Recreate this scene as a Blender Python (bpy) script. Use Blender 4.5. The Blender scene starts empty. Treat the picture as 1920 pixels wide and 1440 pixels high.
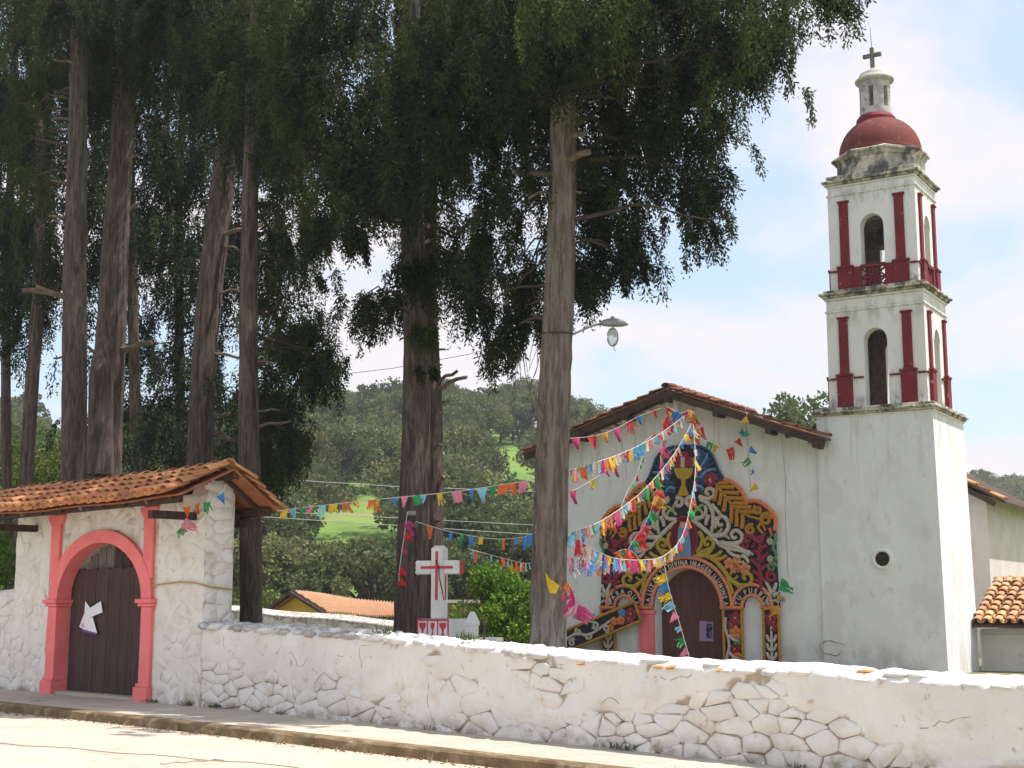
import bpy, math, random
import numpy as np
R = math.radians
rng = np.random.default_rng(7)
random.seed(7)
sc = bpy.context.scene
col = sc.collection

# ------------------------------------------------------------------ camera, sky, sun, exposure
EYE = 1.62
PITCH = math.atan(415 / 2600.0)
cam_d = bpy.data.cameras.new('camera')
cam_d.sensor_width = 36.0
cam_d.lens = 48.75
cam_d.clip_end = 3000
cam = bpy.data.objects.new('camera', cam_d)
cam.location = (0, 0, EYE)
cam.rotation_euler = (R(90) + PITCH, 0, 0)
col.objects.link(cam)
sc.camera = cam

SUN_AZ, SUN_EL = 96.0, 66.0           # azimuth from +Y towards +X
sd = bpy.data.lights.new('sun', 'SUN')
sd.energy = 4.3
sd.angle = R(0.5)
sd.color = (1.0, 0.955, 0.88)
so = bpy.data.objects.new('sun', sd)
so.rotation_euler = (R(90 - SUN_EL), 0, R(180 - SUN_AZ))
so.location = (10, 5, 40)
col.objects.link(so)

w = bpy.data.worlds.new('World')
sc.world = w
w.use_nodes = True
nt = w.node_tree
nt.nodes.clear()
def wn(t, **k):
    n = nt.nodes.new(t)
    for a, b in k.items(): setattr(n, a, b)
    return n
out = wn('ShaderNodeOutputWorld')
bg = wn('ShaderNodeBackground')
bg.inputs['Strength'].default_value = 0.14
sky = wn('ShaderNodeTexSky', sky_type='NISHITA', sun_disc=False)
sky.sun_elevation = R(SUN_EL)
sky.sun_rotation = R(SUN_AZ)
sky.air_density = 1.0; sky.dust_density = 1.2; sky.ozone_density = 1.0
tc = wn('ShaderNodeTexCoord')
sep = wn('ShaderNodeSeparateXYZ')
nt.links.new(tc.outputs['Generated'], sep.inputs[0])
zz = wn('ShaderNodeMath', operation='ADD'); zz.inputs[1].default_value = 0.28
zm = wn('ShaderNodeMath', operation='MAXIMUM'); zm.inputs[1].default_value = 0.0
nt.links.new(sep.outputs['Z'], zm.inputs[0]); nt.links.new(zm.outputs[0], zz.inputs[0])
dx = wn('ShaderNodeMath', operation='DIVIDE'); dy = wn('ShaderNodeMath', operation='DIVIDE')
nt.links.new(sep.outputs['X'], dx.inputs[0]); nt.links.new(zz.outputs[0], dx.inputs[1])
nt.links.new(sep.outputs['Y'], dy.inputs[0]); nt.links.new(zz.outputs[0], dy.inputs[1])
cmb = wn('ShaderNodeCombineXYZ')
nt.links.new(dx.outputs[0], cmb.inputs[0]); nt.links.new(dy.outputs[0], cmb.inputs[1])
CLOUD_OFF = (8.4, 3.3, 0.0)
mp = wn('ShaderNodeMapping'); mp.inputs['Location'].default_value = CLOUD_OFF
nt.links.new(cmb.outputs[0], mp.inputs[0])
nz = wn('ShaderNodeTexNoise'); nz.inputs['Scale'].default_value = 1.9; nz.inputs['Detail'].default_value = 9
nz.inputs['Roughness'].default_value = 0.52; nz.inputs['Distortion'].default_value = 0.25
nt.links.new(mp.outputs[0], nz.inputs['Vector'])
rp = wn('ShaderNodeMapRange'); rp.interpolation_type = 'SMOOTHSTEP'
rp.inputs['From Min'].default_value = 0.40; rp.inputs['From Max'].default_value = 0.585
rp.inputs['To Min'].default_value = 0.12; rp.inputs['To Max'].default_value = 1.0
nt.links.new(nz.outputs['Fac'], rp.inputs['Value'])
mx = wn('ShaderNodeMix', data_type='RGBA')
hz_ = wn('ShaderNodeMapRange'); hz_.interpolation_type = 'SMOOTHSTEP'      # even murk at and below the horizon
hz_.inputs['From Min'].default_value = -0.02; hz_.inputs['From Max'].default_value = 0.06
nt.links.new(sep.outputs['Z'], hz_.inputs['Value'])
hm_ = wn('ShaderNodeMix', data_type='FLOAT'); hm_.inputs[2].default_value = 0.75
nt.links.new(hz_.outputs[0], hm_.inputs[0]); nt.links.new(rp.outputs[0], hm_.inputs[3])
nt.links.new(hm_.outputs[0], mx.inputs[0])
mh = wn('ShaderNodeMix', data_type='RGBA'); mh.inputs[0].default_value = 0.5
mh.inputs[7].default_value = (2.75, 3.9, 4.5, 1)     # thin high haze
nt.links.new(sky.outputs[0], mh.inputs[6])
nt.links.new(mh.outputs[2], mx.inputs[6])
mx.inputs[7].default_value = (4.45, 4.2, 4.35, 1)
nt.links.new(mx.outputs[2], bg.inputs['Color'])
nt.links.new(bg.outputs[0], out.inputs[0])

vs = sc.view_settings
vs.view_transform = 'Standard'
vs.look = 'None'
vs.gamma = 1.0
vs.exposure = 0.68
vs.use_curve_mapping = False

# ------------------------------------------------------------------ helpers
CP, SP = math.cos(PITCH), math.sin(PITCH)
EYEV = np.array([0, 0, EYE])
def ray(x, y):
    u = (x - 960) / 2600.0; v = (720 - y) / 2600.0
    return np.array([u, CP - v * SP, SP + v * CP])
def at(x, y, d):                          # point at ground distance d seen at photo position x, y
    r = ray(x, y)
    return EYEV + r * d / r[1]
class Frame:                              # a vertical plane: s along it, d out of it, z up
    def __init__(self, o, az):
        a = R(az)
        self.o = np.array([o[0], o[1], 0.0])
        self.a = np.array([math.sin(a), math.cos(a), 0.0])
        self.n = np.array([math.cos(a), -math.sin(a), 0.0])
        self.ang = math.atan2(self.a[1], self.a[0])
    def pt(self, s, d, z):
        return self.o + self.a * s + self.n * d + np.array([0, 0, z])
    def px(self, x, y, d=0.0):
        r = ray(x, y); p0 = self.o + self.n * d
        k = np.dot(p0 - EYEV, self.n) / np.dot(r, self.n)
        q = EYEV + r * k
        return float((q - self.o) @ self.a), float(q[2])
WALL = Frame((-4.9956, 21.6264), 134)     # street wall and gate
CH = Frame((4.51, 36.0), 121.7)           # church front

ORG = {}
def org(o):
    p = ORG.get(o.name)
    return p if p is not None else np.zeros(3)
def props(o, label=None, cat=None, group=None, kind=None):
    if label: o['label'] = label
    if cat: o['category'] = cat
    if group: o['group'] = group
    if kind: o['kind'] = kind
    return o
def thing(name, label, cat, loc=(0, 0, 0), group=None):
    o = bpy.data.objects.new(name, None)
    o.empty_display_size = 0.2
    col.objects.link(o)
    o.location = tuple(float(v) for v in loc)
    ORG[o.name] = np.array([float(v) for v in loc])
    return props(o, label, cat, group)
def link(name, me, parent=None):
    o = bpy.data.objects.new(name, me)
    col.objects.link(o)
    if parent is not None:
        o.parent = parent
        ORG[o.name] = org(parent)
    else:
        ORG[o.name] = np.zeros(3)
    return o
class MB:                                 # collects shapes, built as one mesh object
    def __init__(s): s.v = []; s.f = []
    def add(s, vs_, fs):
        b = len(s.v)
        s.v.extend([tuple(map(float, p)) for p in vs_])
        s.f.extend([tuple(i + b for i in f) for f in fs])
        return s
    def hexa(s, p):                       # 8 points: bottom ring then top ring
        return s.add(p, [(3, 2, 1, 0), (4, 5, 6, 7), (0, 1, 5, 4), (1, 2, 6, 5), (2, 3, 7, 6), (3, 0, 4, 7)])
    def box(s, fr, s0, s1, d0, d1, z0, z1):
        P = fr.pt
        return s.hexa([P(s0, d1, z0), P(s1, d1, z0), P(s1, d0, z0), P(s0, d0, z0),
                       P(s0, d1, z1), P(s1, d1, z1), P(s1, d0, z1), P(s0, d0, z1)])
    def prism(s, fr, poly, d0, d1):       # polygon in (s, z) thickened from d0 to d1
        n = len(poly)
        vs_ = [fr.pt(a, d1, z) for a, z in poly] + [fr.pt(a, d0, z) for a, z in poly]
        fs = [tuple(range(n)), tuple(range(2 * n - 1, n - 1, -1))]
        fs += [(i, i + n, (i + 1) % n + n, (i + 1) % n) for i in range(n)]
        return s.add(vs_, fs)
    def tube(s, pts, rad, n=6, flat=None, cap=True):
        pts = np.asarray(pts, float); m = len(pts)
        rad = np.broadcast_to(np.asarray(rad, float), (m,))
        tg = np.gradient(pts, axis=0)
        tg /= np.linalg.norm(tg, axis=1)[:, None] + 1e-9
        up = np.array([0, 0, 1.0]) if flat is None else np.asarray(flat, float)
        if flat is None and abs(tg[:, 2]).mean() > 0.8: up = np.array([0.0, 1.0, 0.0])
        vs_ = []
        for i in range(m):
            a = np.cross(tg[i], up); a /= np.linalg.norm(a) + 1e-9
            b = np.cross(a, tg[i])
            for k in range(n):
                t = 2 * math.pi * k / n
                vs_.append(pts[i] + rad[i] * (math.cos(t) * a + math.sin(t) * b))
        fs = [(i * n + k, i * n + (k + 1) % n, (i + 1) * n + (k + 1) % n, (i + 1) * n + k) for i in range(m - 1) for k in range(n)]
        if cap: fs += [tuple(range(n - 1, -1, -1)), tuple((m - 1) * n + k for k in range(n))]
        return s.add(vs_, fs)
    def lathe(s, c, prof, n=24, ang0=0.0):
        m = len(prof); vs_ = []
        for r_, z in prof:
            for k in range(n):
                t = 2 * math.pi * k / n + ang0
                vs_.append((c[0] + r_ * math.cos(t), c[1] + r_ * math.sin(t), c[2] + z))
        fs = [(i * n + k, i * n + (k + 1) % n, (i + 1) * n + (k + 1) % n, (i + 1) * n + k) for i in range(m - 1) for k in range(n)]
        fs += [tuple(range(n - 1, -1, -1)), tuple((m - 1) * n + k for k in range(n))]
        return s.add(vs_, fs)
    def mesh(s, name, m, o=(0, 0, 0), smooth=False):
        me = bpy.data.meshes.new(name)
        o = np.asarray(o, float)
        me.from_pydata([tuple(np.asarray(p) - o) for p in s.v], [], s.f)
        me.materials.append(m)
        if smooth: me.polygons.foreach_set('use_smooth', [True] * len(me.polygons))
        me.update()
        return me
    def build(s, name, m, parent=None, smooth=False, bevel=0.0):
        o = link(name, s.mesh(name, m, org(parent) if parent is not None else (0, 0, 0), smooth), parent)
        if bevel:
            b = o.modifiers.new('edge', 'BEVEL'); b.width = bevel; b.segments = 2; b.limit_method = 'ANGLE'
        return o
def fnoise(p, seed=0, oct_=3):            # cheap smooth value noise on (n, k) points
    p = np.asarray(p, float); r_ = np.random.default_rng(seed); tot = np.zeros(len(p)); amp = 1.0
    for o in range(oct_):
        for _ in range(5):
            k = r_.normal(size=p.shape[1]); k *= (1.7 ** o) / np.linalg.norm(k) * r_.uniform(0.7, 1.5)
            tot += amp * np.sin(p @ k * 2 * math.pi + r_.uniform(0, 6.28)) / 5
        amp *= 0.6
    return tot

# ------------------------------------------------------------------ materials
def mat(name, c1, c2=None, scale=4.0, lo=0.35, hi=0.65, rough=0.85, bump=0.0, bscale=30.0, bdist=0.02, stretch=(1, 1, 1),
        layers=(), rnd=0.0, spec=0.25, metal=0.0, attr=None, trans=0.0, hue=0.0, coords='pos'):
    m = bpy.data.materials.new(name); m.use_nodes = True
    t = m.node_tree; t.nodes.clear(); L = t.links.new
    def N(ty, **k):
        n = t.nodes.new(ty)
        for a, b in k.items(): setattr(n, a, b)
        return n
    o = N('ShaderNodeOutputMaterial'); p = N('ShaderNodeBsdfPrincipled')
    p.inputs['Roughness'].default_value = rough; p.inputs['Specular IOR Level'].default_value = spec
    p.inputs['Metallic'].default_value = metal
    if coords == 'pos':
        src = N('ShaderNodeNewGeometry').outputs['Position']
    else:
        src = N('ShaderNodeTexCoord').outputs['Object']
    mpn = N('ShaderNodeMapping'); mpn.inputs['Scale'].default_value = stretch
    L(src, mpn.inputs[0]); vec = mpn.outputs[0]
    def noise(sc_, det=6, ro=0.6, v=None):
        n = N('ShaderNodeTexNoise'); n.inputs['Scale'].default_value = sc_; n.inputs['Detail'].default_value = det
        n.inputs['Roughness'].default_value = ro
        L(v if v is not None else vec, n.inputs['Vector']); return n.outputs['Fac']
    def mr(v, a, b, c=0.0, d=1.0):
        n = N('ShaderNodeMapRange'); n.interpolation_type = 'SMOOTHSTEP'
        for k, q in zip(('From Min', 'From Max', 'To Min', 'To Max'), (a, b, c, d)): n.inputs[k].default_value = q
        L(v, n.inputs['Value']); return n.outputs[0]
    def mul(a, b):
        n = N('ShaderNodeMath', operation='MULTIPLY'); L(a, n.inputs[0])
        if isinstance(b, float): n.inputs[1].default_value = b
        else: L(b, n.inputs[1])
        return n.outputs[0]
    def mix(f, a, b):
        n = N('ShaderNodeMix', data_type='RGBA')
        if isinstance(f, float): n.inputs[0].default_value = f
        else: L(f, n.inputs[0])
        for i, q in ((6, a), (7, b)):
            if isinstance(q, tuple): n.inputs[i].default_value = (*q, 1)
            else: L(q, n.inputs[i])
        return n.outputs[2]
    c2 = c2 or c1
    c = mix(mr(noise(scale), lo, hi), tuple(c1), tuple(c2))
    if attr:
        at_ = N('ShaderNodeAttribute'); at_.attribute_name = attr[0]
        c = mix(mr(at_.outputs['Fac'], 0.0, 1.0), c, tuple(attr[1])) if len(attr) == 2 else c
    for ly in layers:                     # (colour, scale, lo, hi, amount, z at full, z at none)
        lv = None
        if len(ly) > 7:
            mq = N('ShaderNodeMapping'); mq.inputs['Scale'].default_value = ly[7]; L(src, mq.inputs[0]); lv = mq.outputs[0]
        f = mul(mr(noise(ly[1], 7, 0.65, lv), ly[2], ly[3]), float(ly[4]))
        if len(ly) > 5:
            sp_ = N('ShaderNodeSeparateXYZ'); L(N('ShaderNodeNewGeometry').outputs['Position'], sp_.inputs[0])
            df = N('ShaderNodeMath', operation='SUBTRACT'); L(sp_.outputs['Z'], df.inputs[0]); df.inputs[1].default_value = ly[5]
            ab = N('ShaderNodeMath', operation='ABSOLUTE'); L(df.outputs[0], ab.inputs[0])
            f = mul(f, mr(ab.outputs[0], 0.0, abs(ly[6] - ly[5]), 1.0, 0.0))
        c = mix(f, c, tuple(ly[0]))
    if rnd or hue:
        oi = N('ShaderNodeObjectInfo'); h = N('ShaderNodeHueSaturation')
        n1 = N('ShaderNodeMapRange'); n1.inputs['To Min'].default_value = 1 - rnd; n1.inputs['To Max'].default_value = 1 + rnd
        L(oi.outputs['Random'], n1.inputs['Value']); L(n1.outputs[0], h.inputs['Value'])
        if hue:
            wn_ = N('ShaderNodeTexWhiteNoise', noise_dimensions='1D'); L(oi.outputs['Random'], wn_.inputs['W'])
            n2 = N('ShaderNodeMapRange'); n2.inputs['To Min'].default_value = 0.5 - hue; n2.inputs['To Max'].default_value = 0.5 + hue
            L(wn_.outputs['Value'], n2.inputs['Value']); L(n2.outputs[0], h.inputs['Hue'])
        L(c, h.inputs['Color']); c = h.outputs[0]
    L(c, p.inputs['Base Color'])
    if bump:
        b = N('ShaderNodeBump'); b.inputs['Strength'].default_value = bump; b.inputs['Distance'].default_value = bdist
        L(noise(bscale, 8, 0.65), b.inputs['Height']); L(b.outputs[0], p.inputs['Normal'])
    sh = p.outputs[0]
    if trans:
        tr = N('ShaderNodeBsdfTranslucent'); L(c, tr.inputs['Color'])
        ms = N('ShaderNodeMixShader'); ms.inputs[0].default_value = trans
        L(sh, ms.inputs[1]); L(tr.outputs[0], ms.inputs[2]); sh = ms.outputs[0]
    L(sh, o.inputs[0])
    return m

DIRT = (0.24, 0.165, 0.10)
m_white = mat('whitewash', (0.80, 0.765, 0.74), (0.70, 0.66, 0.635), 1.6, 0.3, 0.75, 0.9, 0.55, 16.0, 0.025,
              layers=[((0.52, 0.42, 0.31), 2.2, 0.46, 0.72, 0.55, 0.15, 0.95), ((0.45, 0.30, 0.18), 6.0, 0.58, 0.70, 0.55),
                      ((0.46, 0.45, 0.44), 5.0, 0.52, 0.70, 0.55, 1.25, 0.85), (DIRT, 3.0, 0.42, 0.62, 0.75, 0.06, 0.3)])
m_gatewhite = mat('gate_whitewash', (0.80, 0.765, 0.74), (0.70, 0.66, 0.63), 2.0, 0.3, 0.75, 0.9, 0.7, 13.0, 0.03,
              layers=[((0.50, 0.40, 0.29), 3.0, 0.50, 0.70, 0.45), ((0.45, 0.30, 0.18), 8.0, 0.60, 0.70, 0.4), (DIRT, 3.0, 0.42, 0.62, 0.7, 0.08, 0.4)])
m_brick = mat('belfry_brick', (0.26, 0.165, 0.13), (0.17, 0.115, 0.095), 7, .4, .6, .95, .5, 14, .02)
m_joint = mat('lime_mortar', (0.62, 0.56, 0.50), (0.36, 0.26, 0.17), 2.3, 0.40, 0.60, 0.95, 0.7, 25.0, 0.03)
m_fac = mat('facade_plaster', (0.77, 0.79, 0.79), (0.71, 0.725, 0.72), 0.9, 0.3, 0.7, 0.9, 0.45, 7.0, 0.03, stretch=(1, 1, .55),
            layers=[((0.46, 0.45, 0.42), 1.1, 0.50, 0.72, 0.38), ((0.46, 0.40, 0.30), 2.0, 0.48, 0.7, 0.35, 6.8, 5.2), ((0.40, 0.36, 0.30), 4.5, 0.60, 0.70, 0.35), ((0.36, 0.33, 0.28), 1.6, 0.45, 0.65, 0.5, 0.1, 1.2), ((0.42, 0.40, 0.36), 2.6, 0.50, 0.66, 0.45, 6.4, 3.6, (2.4, 2.4, 0.16)), ((0.50, 0.47, 0.42), 1.2, 0.50, 0.60, 0.25)])
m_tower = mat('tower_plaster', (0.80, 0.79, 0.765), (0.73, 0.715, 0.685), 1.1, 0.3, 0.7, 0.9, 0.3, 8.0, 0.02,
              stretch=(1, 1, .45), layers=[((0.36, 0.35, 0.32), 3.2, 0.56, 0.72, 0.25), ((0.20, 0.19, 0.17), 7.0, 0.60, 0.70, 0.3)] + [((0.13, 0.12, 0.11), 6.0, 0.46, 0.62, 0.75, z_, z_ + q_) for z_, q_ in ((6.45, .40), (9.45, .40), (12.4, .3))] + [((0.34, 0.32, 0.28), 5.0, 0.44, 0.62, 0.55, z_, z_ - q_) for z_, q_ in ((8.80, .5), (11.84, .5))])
m_stain = mat('mildewed_cornice', (0.62, 0.585, 0.48), (0.40, 0.37, 0.29), 3.0, 0.38, 0.62, 0.9, 0.4, 20.0, 0.02, stretch=(1, 1, .6),
              layers=[((0.06, 0.055, 0.05), 2.6, 0.46, 0.58, 0.85), ((0.05, 0.045, 0.04), 8.0, 0.52, 0.60, 0.7)])
m_redp = mat('red_paint', (0.205, 0.020, 0.030), (0.16, 0.017, 0.025), 2.5, 0.35, 0.65, 0.7, 0.35, 25.0, 0.015,
             layers=[((0.55, 0.42, 0.38), 7.0, 0.635, 0.69, 0.8)])
m_dome = mat('red_dome', (0.175, 0.036, 0.028), (0.13, 0.030, 0.026), 2.0, 0.35, 0.65, 0.8, 0.35, 25.0, 0.02,
             layers=[((0.32, 0.17, 0.10), 4.0, 0.56, 0.7, 0.5)])
m_pink = mat('pink_paint', (0.88, 0.225, 0.235), (0.82, 0.19, 0.20), 3.0, 0.35, 0.65, 0.75, 0.3, 25.0, 0.012,
             layers=[((0.80, 0.62, 0.56), 9.0, 0.66, 0.72, 0.6)])
m_wood = mat('dark_wood', (0.045, 0.026, 0.022), (0.075, 0.045, 0.036), 6.0, 0.35, 0.65, 0.8, 0.5, 20.0, 0.01, stretch=(4, 4, 0.6))
m_doorw = mat('door_wood', (0.055, 0.030, 0.030), (0.085, 0.050, 0.048), 5.0, 0.35, 0.65, 0.75, 0.5, 20.0, 0.006, stretch=(6, 6, 0.5), rnd=0.14)
m_chdoor = mat('church_door_wood', (0.105, 0.045, 0.04), (0.135, 0.06, 0.05), 5.0, 0.35, 0.65, 0.75, 0.4, 20.0, 0.006, stretch=(6, 6, 0.5), rnd=0.06)
m_grey = mat('weathered_wood', (0.22, 0.20, 0.19), (0.12, 0.10, 0.09), 6.0, 0.35, 0.65, 0.85, 0.4, 20.0, 0.01, stretch=(4, 4, 0.6))
m_beam = mat('roof_timber', (0.09, 0.055, 0.04), (0.05, 0.03, 0.025), 4.0, 0.35, 0.65, 0.85, 0.5, 14.0, 0.02)
m_tile = mat('clay_tile', (0.57, 0.27, 0.135), (0.46, 0.19, 0.09), 3.0, 0.3, 0.7, 0.85, 0.35, 30.0, 0.01, rnd=0.24, hue=0.012,
             layers=[((0.20, 0.10, 0.06), 7.0, 0.56, 0.68, 0.6), ((0.62, 0.36, 0.16), 2.5, 0.56, 0.70, 0.45)])
m_tile2 = mat('pale_clay_tile', (0.62, 0.36, 0.20), (0.50, 0.25, 0.13), 3.0, 0.3, 0.7, 0.85, 0.3, 30.0, 0.01, rnd=0.26, hue=0.012,
              layers=[((0.30, 0.24, 0.18), 4.0, 0.56, 0.68, 0.5)])
m_road = mat('concrete_road', (0.53, 0.445, 0.365), (0.48, 0.40, 0.325), 0.9, 0.3, 0.7, 0.9, 0.25, 30.0, 0.01,
             layers=[((0.38, 0.31, 0.24), 0.8, 0.52, 0.70, 0.5), ((0.30, 0.25, 0.20), 5.0, 0.60, 0.72, 0.5), ((0.25, 0.19, 0.14), 1.7, 0.60, 0.66, 0.35)])
m_slab = mat('concrete_slab', (0.49, 0.43, 0.36), (0.41, 0.36, 0.30), 1.5, 0.3, 0.7, 0.9, 0.25, 30.0, 0.01, rnd=0.04,
             layers=[((0.32, 0.27, 0.22), 2.6, 0.56, 0.72, 0.4)])
m_kerb = mat('mossy_kerb', (0.22, 0.15, 0.085), (0.13, 0.09, 0.05), 3.5, 0.35, 0.65, 0.95, 0.6, 20.0, 0.02,
             layers=[((0.38, 0.30, 0.21), 5.0, 0.5, 0.68, 0.6), ((0.13, 0.13, 0.05), 2.0, 0.55, 0.7, 0.5)])
m_bark = mat('cypress_bark', (0.165, 0.125, 0.11), (0.082, 0.060, 0.053), 3.4, 0.36, 0.62, 0.95, 1.0, 7.0, 0.09, stretch=(4.5, 4.5, 0.6),
             layers=[((0.25, 0.215, 0.19), 5.0, 0.56, 0.70, 0.6), ((0.035, 0.026, 0.023), 2.3, 0.58, 0.66, 0.75)])
m_barkg = mat('grey_bark', (0.27, 0.22, 0.19), (0.15, 0.115, 0.097), 3.4, 0.36, 0.62, 0.95, 1.0, 7.0, 0.09, stretch=(4.5, 4.5, 0.6),
              layers=[((0.36, 0.33, 0.30), 5.0, 0.54, 0.68, 0.6), ((0.06, 0.045, 0.04), 2.3, 0.58, 0.66, 0.75), ((0.50, 0.48, 0.45), 4.0, 0.35, 0.6, 0.75, 1.0, 2.0)])
m_limb = mat('limb_bark', (0.075, 0.055, 0.043), (0.045, 0.033, 0.027), 6.0, rough=0.95)
m_stub = mat('stub_wood', (0.19, 0.14, 0.105), (0.10, 0.075, 0.058), 6.0, 0.35, 0.65, 0.95, 0.5, 20.0, 0.01)
m_cyp = mat('cypress_foliage', (0.012, 0.023, 0.012), (0.018, 0.028, 0.013), 0.9, rough=0.75, attr=('tint', (0.066, 0.086, 0.026)), trans=0.33, spec=0.15)
m_cypd = mat('cypress_foliage_deep', (0.014, 0.025, 0.014), (0.020, 0.033, 0.017), 0.9, rough=0.75, attr=('tint', (0.06, 0.09, 0.025)), trans=0.33, spec=0.15)
m_oak = mat('hill_foliage', (0.078, 0.102, 0.05), (0.10, 0.122, 0.056), 0.25, rough=0.8, attr=('tint', (0.22, 0.235, 0.085)), trans=0.3, spec=0.1, rnd=0.35, hue=0.035)
m_oakb = mat('hill_bush_foliage', (0.075, 0.13, 0.035), (0.10, 0.17, 0.045), 0.25, rough=0.8, attr=('tint', (0.15, 0.20, 0.05)), trans=0.25, spec=0.1, rnd=0.2, hue=0.02)
m_lime = mat('bright_foliage', (0.065, 0.15, 0.018), (0.095, 0.20, 0.024), 1.5, rough=0.6, attr=('tint', (0.30, 0.44, 0.05)), trans=0.3, spec=0.2)
m_olive = mat('yellow_green_foliage', (0.05, 0.085, 0.02), (0.08, 0.11, 0.022), 1.5, rough=0.6, attr=('tint', (0.20, 0.21, 0.03)), trans=0.35, spec=0.2)
m_grass = mat('hill_grass', (0.14, 0.225, 0.05), (0.10, 0.17, 0.04), 0.06, 0.3, 0.7, 0.95, 0.0,
              layers=[((0.30, 0.20, 0.11), 0.05, 0.60, 0.68, 0.7), ((0.20, 0.30, 0.05), 0.3, 0.4, 0.65, 0.5)])
m_ground = mat('yard_ground', (0.20, 0.16, 0.11), (0.16, 0.17, 0.08), 0.6, 0.35, 0.65, 0.95, 0.4, 8.0, 0.03)
m_metal = mat('painted_steel', (0.20, 0.20, 0.21), (0.27, 0.27, 0.28), 9.0, rough=0.5, metal=0.3, spec=0.4)
m_wire = mat('wire', (0.03, 0.03, 0.03), rough=0.6)
m_wirel = mat('bright_wire', (0.35, 0.35, 0.36), rough=0.5)
m_dark = mat('painted_dark_interior', (0.03, 0.026, 0.024), rough=0.95)  # near-black colour stands in for the darkness of unlit interiors
# ------------------------------------------------------------------ ground, road, pavement
def sm(x):
    x = np.clip(x, 0, 1); return x * x * (3 - 2 * x)
def terrain_z(x, y):
    x = np.asarray(x, float); y = np.asarray(y, float)
    yy = np.maximum(y, 1.0); ang = x / yy
    A = 31.5 - 7.5 * sm((ang - 0.0) / 0.11) - 14.0 * sm((ang - 0.13) / 0.16) - 2.0 * sm((-ang - 0.1) / 0.2)
    z = -0.1 - 1.5 * sm((y - 44) / 12)
    z = z + A * np.clip((y - 66) / 160.0, 0, 1) ** 1.05 * (y < 1e9)
    z = z + (16 + 10 * sm((ang - 0.1) / 0.2)) * sm((y - 270) / 160.0)
    z = z + np.where(y > 70, 0.9 * np.sin(x * 0.05 + 1.0) * np.sin(y * 0.04) * sm((y - 70) / 40), 0)
    return z
xs = np.concatenate([np.linspace(-480, -160, 8), np.linspace(-150, 200, 71), np.linspace(215, 480, 8)])
ys = np.concatenate([np.linspace(-60, 40, 6), np.linspace(44, 300, 65), np.linspace(310, 640, 16)])
X, Y = np.meshgrid(xs, ys)
Z = terrain_z(X, Y)
b = MB(); nx = len(xs)
b.v = list(zip(X.ravel().tolist(), Y.ravel().tolist(), Z.ravel().tolist()))
b.f = [(j * nx + i, j * nx + i + 1, (j + 1) * nx + i + 1, (j + 1) * nx + i) for j in range(len(ys) - 1) for i in range(nx - 1)]
props(b.build('terrain', m_grass, smooth=True), kind='structure')

def gz(t): return -0.0085 * max(0.0, t - 1.5) if t < 30 else -0.24      # the street falls gently to the right
def P(t, d, z):                              # street frame: the pavement narrows to the right
    k = np.interp(t, [-60, -5, 1, 8, 16, 60], [1.74, 1.74, 1.70, 1.42, 1.12, 1.0]) - 1.60
    return WALL.pt(t, d + k * min(max(d, 0) / 1.45, 1.0), z + gz(t))
b = MB(); tt_ = np.concatenate([[-60, -20], np.arange(-13, 17, 1.0), [25, 60]]); n = len(tt_)
b.add([P(t, 1.60, 0) for t in tt_] + [P(t, 14, 0) for t in tt_], [(i, i + n, i + n + 1, i + 1) for i in range(n - 1)])
road = props(b.build('road', m_road), kind='structure')
b = MB()                                     # cracks of the road: shallow filled joints
for (x0, y0, x1, y1) in [(0, 1393, 560, 1438), (300, 1432, 420, 1424)]:
    q = []
    for k in range(13):
        t = k / 12; x = x0 + (x1 - x0) * t; y = y0 + (y1 - y0) * t + 1.5 * math.sin(k * 1.7)
        r_ = ray(x, y); q.append(EYEV + r_ * (0.003 - EYE) / r_[2])
    b.tube(q, 0.006, 4)
b.build('crack', mat('crack_fill', (0.30, 0.24, 0.19), rough=0.95), road)

b = MB()
b.add([P(t, -.3, 0.10) for t in tt_] + [P(t, 1.46, 0.10) for t in tt_], [(i, i + n, i + n + 1, i + 1) for i in range(n - 1)])
walk = props(b.build('sidewalk', mat('slab_bed', (0.14, 0.11, 0.08), rough=0.95), None), kind='structure')
s_ = -13.0
cuts = []
while s_ < 16:
    cuts.append(s_); s_ += 2.15 + 0.12 * math.sin(s_ * 3)
for i in range(len(cuts) - 1):
    b = MB(); g = 0.018
    j = rng.uniform(-.004, .004)
    a0, a1 = cuts[i] + g, cuts[i + 1] - g
    b.hexa([P(a0, 1.45, .02), P(a1, 1.45, .02), P(a1, -.3, .02), P(a0, -.3, .02), P(a0, 1.45, .12 + j), P(a1, 1.45, .12 + j), P(a1, -.3, .12 + j), P(a0, -.3, .12 + j)])
    b.build('slab', m_slab, walk, bevel=0.008)
# kerb in cast lengths with a broken, mossy face
kerb = None
kc = np.arange(-13, 17, 1.55)
b = MB()
for i in range(len(kc) - 1):
    n = 9; sx = np.linspace(kc[i] + 0.004, kc[i + 1] - 0.004, n)
    pr = [(1.452, 0.0), (1.452, 0.125), (1.60, 0.122), (1.635, 0.10), (1.66, 0.0), (1.66, -0.05)]
    vs_ = []
    for a in sx:
        for k, (d, z) in enumerate(pr):
            e = 0.018 * fnoise([[a * 1.3, k * 0.7]], 5)[0] if k in (2, 3, 4) else 0
            vs_.append(P(a, d + e * 1.3, z + e * 0.6))
    m = len(pr)
    fs = [(x * m + k, x * m + k + 1, (x + 1) * m + k + 1, (x + 1) * m + k) for x in range(n - 1) for k in range(m - 1)]
    fs += [tuple(range(m - 1, -1, -1)), tuple((n - 1) * m + k for k in range(m))]
    bb = MB().add(vs_, fs)
    if kerb is None:
        kerb = props(bb.build('kerb', m_kerb), kind='structure')
    else:
        bb.build('kerb_stone', m_kerb, kerb)

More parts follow.
